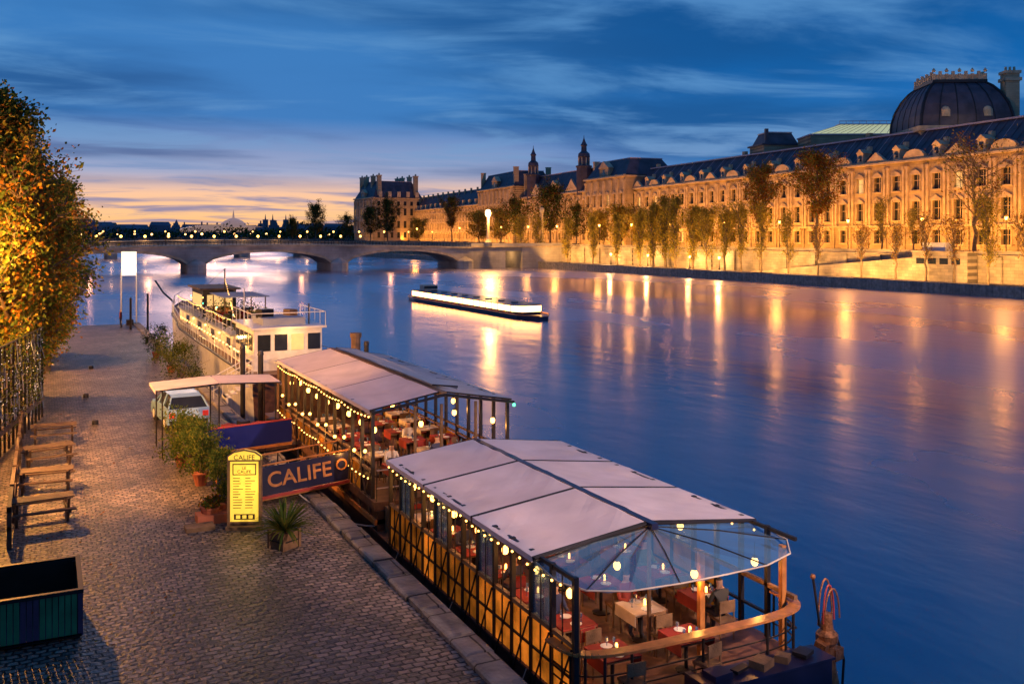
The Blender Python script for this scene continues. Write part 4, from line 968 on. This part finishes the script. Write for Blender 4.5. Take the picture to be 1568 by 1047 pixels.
pan = M('lit_white_panel', (1, .95, .85), .4, em=(1, .88, .7), es=.85)
b = MB()
for x in (6.45, 7.8): b.tube((x, 97, 0), (x, 97, 5), .07, white)
b.box(6.45, 7.8, 96.95, 97.05, 4.7, 7.0, pan); b.box(6.4, 7.85, 96.9, 97.1, 7.0, 7.1, darkmetal); b.box(6.9, 7.5, 96.6, 97.4, 0, .5, darkmetal); b.build('information_panel')
light((7.2, 95.8, 5.4), 50, (1, .85, .65), .4, name='panel_lamp')
for x, y in ((8.9, 98), (6.9, 92)):
    b = MB(); b.lathe((x, y, -2), [(.1, 0), (.1, 4.8), (.05, 4.9)], darkmetal, 8); b.build('mooring_post')
for y in (40, 60, 80):
    b = MB(); b.lathe((7.2, y, 0), [(.16, 0), (.12, .1), (.1, .3), (.17, .38), (.15, .46), (.05, .5)], darkmetal, 12); b.build('mooring_bollard')

J = [(0,0,.95),(0,0,1.2),(0,0,1.42),(0,.01,1.52),(0,.02,1.64),(0,.02,1.72), (.19,0,1.42),(.25,.02,1.14),(.24,.1,.9),(-.19,0,1.42),(-.25,-.02,1.14),(-.24,.05,.9),
     (.1,0,.9),(.11,.08,.5),(.12,.0,.08),(.12,.13,.04),(-.1,0,.9),(-.11,-.02,.5),(-.12,-.16,.1),(-.12,-.04,.04)]
E = [(0,1),(1,2),(2,3),(3,4),(4,5),(2,6),(6,7),(7,8),(2,9),(9,10),(10,11),(0,12),(12,13),(13,14),(14,15),(0,16),(16,17),(17,18),(18,19)]
rad = [.15,.14,.15,.06,.1,.07,.07,.05,.035,.07,.05,.035,.1,.065,.045,.04,.1,.065,.045,.04]
skinned('pedestrian', J, E, rad, person_mat('pedestrian_clothes', (.2, .04, .04), (.03, .03, .05), 1.5, .92, 1.7), (6.2, 94, 0), 1.2)

# ------------------------------------------------------------------ distant skyline
sky_b = M('distant_building', (.13, .14, .2), .9, var=.3, scale=.02)
dl = M('distant_light', (1, .6, .3), .4, em=(1, .5, .16), es=6)
def G(deg, d):
    a = math.radians(deg); return (d*math.sin(a), d*math.cos(a))
b = MB()
for i in range(90):
    a = -2+i*.28; d = 1500+R.uniform(-150, 250); x, y = G(a, d)
    w = R.uniform(14, 34); h = R.uniform(14, 24) + (8 if a < 3 else 0)
    b.cbox((x, y, h/2), (w, 18, h), sky_b, -math.radians(a)); 
    b.prism([(x-w/2, y-9, h), (x+w/2, y-9, h), (x+w/2-3, y-4, h+5), (x-w/2+3, y-4, h+5)], (0, 10, 0), sky_b)
    if R.random() < .5: b.box(x-w*.3, x-w*.3+2, y-9, y-7, h, h+9, sky_b)
    if R.random() < .45: b.ball((x, y-12, R.uniform(6, 14)), 1.2, dl, 6)
b.build('distant_buildings')
gp = M('glasshouse_glazing', (.3, .3, .35), .3, em=(1, .55, .3), es=.25)
b = MB(); x, y = G(9.5, 1350)
pts = [(x+65*math.cos(t), y, 13+11*math.sin(t)) for t in [j*math.pi/16 for j in range(17)]]
b.prism(pts, (0, 30, 0), gp); b.box(x-70, x+70, y-2, y+32, 0, 13, sky_b)
b.lathe((x+10, y+10, 20), [(19, 0), (17, 5), (12, 9), (5, 12), (1.5, 13), (1.2, 17), (.2, 24)], gp, 16)
for s in (-66, 66): b.box(x+s-4, x+s+4, y-4, y+4, 0, 23, sky_b); b.lathe((x+s, y, 23), [(3, 0), (2.5, 2), (.2, 7)], sky_b, 8)
b.build('glass_exhibition_hall')
b = MB(); x, y = G(12.4, 1350); b.cbox((x, y, 10), (60, 20, 20), sky_b)
for s in (-22, -12, 6, 16): b.box(x+s, x+s+6, y-8, y, 20, 27+R.uniform(0, 5), sky_b); b.lathe((x+s+3, y-4, 28), [(2.5, 0), (1, 3), (.2, 10)], sky_b, 6)
b.build('distant_church')
fm = MB()
for i in range(70):
    a = -1.5+i*.34; d = R.uniform(700, 1150); x, y = G(a, d)
    if -3 < x < 150: y = 1200+R.uniform(0, 100); x = math.tan(math.radians(a))*y
    hh = R.uniform(9, 16)
    fm.leaves((x, y, 4+hh*.5), (7, 5, hh*.28), 110, 1.5, [lf_dk, lf_gr, lf_dk])
fm.build('distant_tree_row')
b = MB(); b.box(-3000, 3000, 1180, 1500, -3, 3.0, wallst); b.build('far_bank_wall')
b = MB()
for i in range(24):
    a = 0+i*.9; x, y = G(a, 900 if i % 2 else 1150); b.tube((x, y, -2), (x, y, 9), .3, darkmetal); b.ball((x, y, 10), R.uniform(.6, 1.2), dl, 8)
b.build('distant_lamps')
b = MB()
for i in range(8):
    y = 300+i*45; h = 15+R.uniform(0, 6); b.box(-40, -22, y, y+42, 5, 5+h, sky_b); b.prism([(-40, y, 5+h), (-22, y, 5+h), (-25, y, 10+h), (-37, y, 10+h)], (0, 42, 0), slate)
    for k in range(6):
        for z in range(4): b.box(-22.0+.003, -21.93, y+3+k*6.5, y+5+k*6.5, 8+z*3.6, 10.2+z*3.6, winlit if R.random() < .3 else winglass)
b.build('left_bank_buildings')

# ------------------------------------------------------------------ footbridge behind the viewer with its lamp
b = MB(); b.lathe((17, -2.6, 5), [(.12, 0), (.07, .5), (.06, 8.5), (.2, 8.6), (.28, 8.9), (.1, 9.1)], darkmetal, 8); b.build('footbridge_lamp')
light((17, -2.0, 13.6), 33000, (1, .64, .5), .35, typ='SPOT', aim=(12.9, 24, 2), cone=34, blend=.5, name='footbridge_lamp_light')
b = MB(); b.box(-10, 150, -9, -2.4, 5.6, 6.4, deckwood); b.build('footbridge_deck')

# ------------------------------------------------------------------ world
w = bpy.data.worlds.new('World'); scn.world = w; w.use_nodes = True
n = w.node_tree.nodes; l = w.node_tree.links; n.clear()
def node(t, **k):
    o = n.new(t)
    for a, c in k.items(): setattr(o, a, c)
    return o
def math_(op, a, c=None, d=None):
    o = node('ShaderNodeMath', operation=op)
    for i, q in enumerate((a, c, d)):
        if q is None: continue
        if isinstance(q, (int, float)): o.inputs[i].default_value = q
        else: l.new(q, o.inputs[i])
    return o.outputs[0]
def mix(f, a, c):
    o = node('ShaderNodeMixRGB')
    for i, q in enumerate((f, a, c)):
        if isinstance(q, (int, float)): o.inputs[i].default_value = q
        elif isinstance(q, tuple): o.inputs[i].default_value = (*q, 1)
        else: l.new(q, o.inputs[i])
    return o.outputs[0]
def rng(v, a, c, d=0., e=1.):
    o = node('ShaderNodeMapRange', interpolation_type='SMOOTHSTEP'); l.new(v, o.inputs[0])
    for i, q in enumerate((a, c, d, e)): o.inputs[i+1].default_value = q
    return o.outputs[0]
tc = node('ShaderNodeTexCoord'); sp = node('ShaderNodeSeparateXYZ'); l.new(tc.outputs['Generated'], sp.inputs[0])
X, Y, Z = sp.outputs
zc = math_('MAXIMUM', Z, 0.0)
ramp = node('ShaderNodeValToRGB'); l.new(zc, ramp.inputs[0]); e = ramp.color_ramp.elements
e[0].position = 0; e[0].color = (.17, .31, .57, 1); e[1].position = 1; e[1].color = (.005, .08, .28, 1)
for p, c in ((.05, (.08, .25, .56)), (.10, (.024, .18, .51)), (.17, (.005, .13, .43)), (.26, (.002, .10, .36))):
    q = e.new(p); q.color = (*c, 1)
glowr = node('ShaderNodeValToRGB'); l.new(zc, glowr.inputs[0]); e = glowr.color_ramp.elements
e[0].position = 0; e[0].color = (1.0, .42, .11, 1); e[1].position = .12; e[1].color = (.04, .20, .52, 1)
for p, c in ((.018, (1.0, .58, .27)), (.042, (.98, .58, .36)), (.064, (.34, .40, .60))):
    q = e.new(p); q.color = (*c, 1)
gd = V((math.sin(math.radians(9)), math.cos(math.radians(9))))
dt = math_('ADD', math_('MULTIPLY', X, gd.x), math_('MULTIPLY', Y, gd.y))
gf = rng(dt, .86, .98)
base = mix(gf, ramp.outputs[0], glowr.outputs[0])
iz = math_('DIVIDE', 1.0, math_('ADD', zc, .06))
cb = node('ShaderNodeCombineXYZ'); l.new(math_('MULTIPLY', X, iz), cb.inputs[0]); l.new(math_('MULTIPLY', Y, iz), cb.inputs[1])
mp = node('ShaderNodeMapping'); mp.inputs['Scale'].default_value = (.75, 1.15, 1); mp.inputs['Rotation'].default_value = (0, 0, math.radians(24)); mp.inputs['Location'].default_value = (3.1, 1.7, 0)
l.new(cb.outputs[0], mp.inputs[0])
nz = node('ShaderNodeTexNoise'); nz.inputs['Scale'].default_value = .95; nz.inputs['Detail'].default_value = 9; nz.inputs['Roughness'].default_value = .55; nz.inputs['Distortion'].default_value = .5
l.new(mp.outputs[0], nz.inputs['Vector'])
cf = rng(nz.outputs['Fac'], .46, .66)
ccol = mix(rng(zc, .03, .15), (.24, .38, .62), (.095, .28, .58))
ccol = mix(math_('MULTIPLY', gf, rng(zc, .10, .02)), ccol, (.15, .19, .40))
n2 = node('ShaderNodeTexNoise'); n2.inputs['Scale'].default_value = .42; n2.inputs['Detail'].default_value = 6; l.new(mp.outputs[0], n2.inputs['Vector'])
sky = mix(math_('MULTIPLY', rng(n2.outputs['Fac'], .42, .62), math_('MULTIPLY', rng(zc, .03, .09), .7)), base, (.006, .075, .25))
sky = mix(math_('MULTIPLY', cf, .82), sky, ccol)
bg = node('ShaderNodeBackground'); l.new(sky, bg.inputs[0]); bg.inputs[1].default_value = 1.0
ns = node('ShaderNodeTexSky', sky_type='NISHITA'); ns.sun_disc = False; ns.sun_elevation = math.radians(1); ns.sun_rotation = math.radians(9)
bg2 = node('ShaderNodeBackground'); l.new(ns.outputs[0], bg2.inputs[0]); bg2.inputs[1].default_value = .0015
ad = node('ShaderNodeAddShader'); l.new(bg.outputs[0], ad.inputs[0]); l.new(bg2.outputs[0], ad.inputs[1])
ow = node('ShaderNodeOutputWorld'); l.new(ad.outputs[0], ow.inputs[0])
sd = bpy.data.lights.new('sun', 'SUN'); sd.energy = .08; sd.angle = math.radians(8); sd.color = (1, .65, .45)
so = bpy.data.objects.new('sun', sd); scn.collection.objects.link(so)
so.rotation_euler = V((-math.sin(math.radians(9)), -math.cos(math.radians(9)), -.06)).to_track_quat('-Z', 'Y').to_euler()

# ------------------------------------------------------------------ camera
cd = bpy.data.cameras.new('camera'); cam = bpy.data.objects.new('camera', cd); scn.collection.objects.link(cam)
cd.sensor_width = 36; cd.lens = 33.2; cd.shift_y = -.1037; cd.clip_end = 9000; cd.clip_start = .1
cam.location = (0, 0, 8.5); cam.rotation_euler = (math.radians(90), 0, math.radians(-26.28))
scn.camera = cam
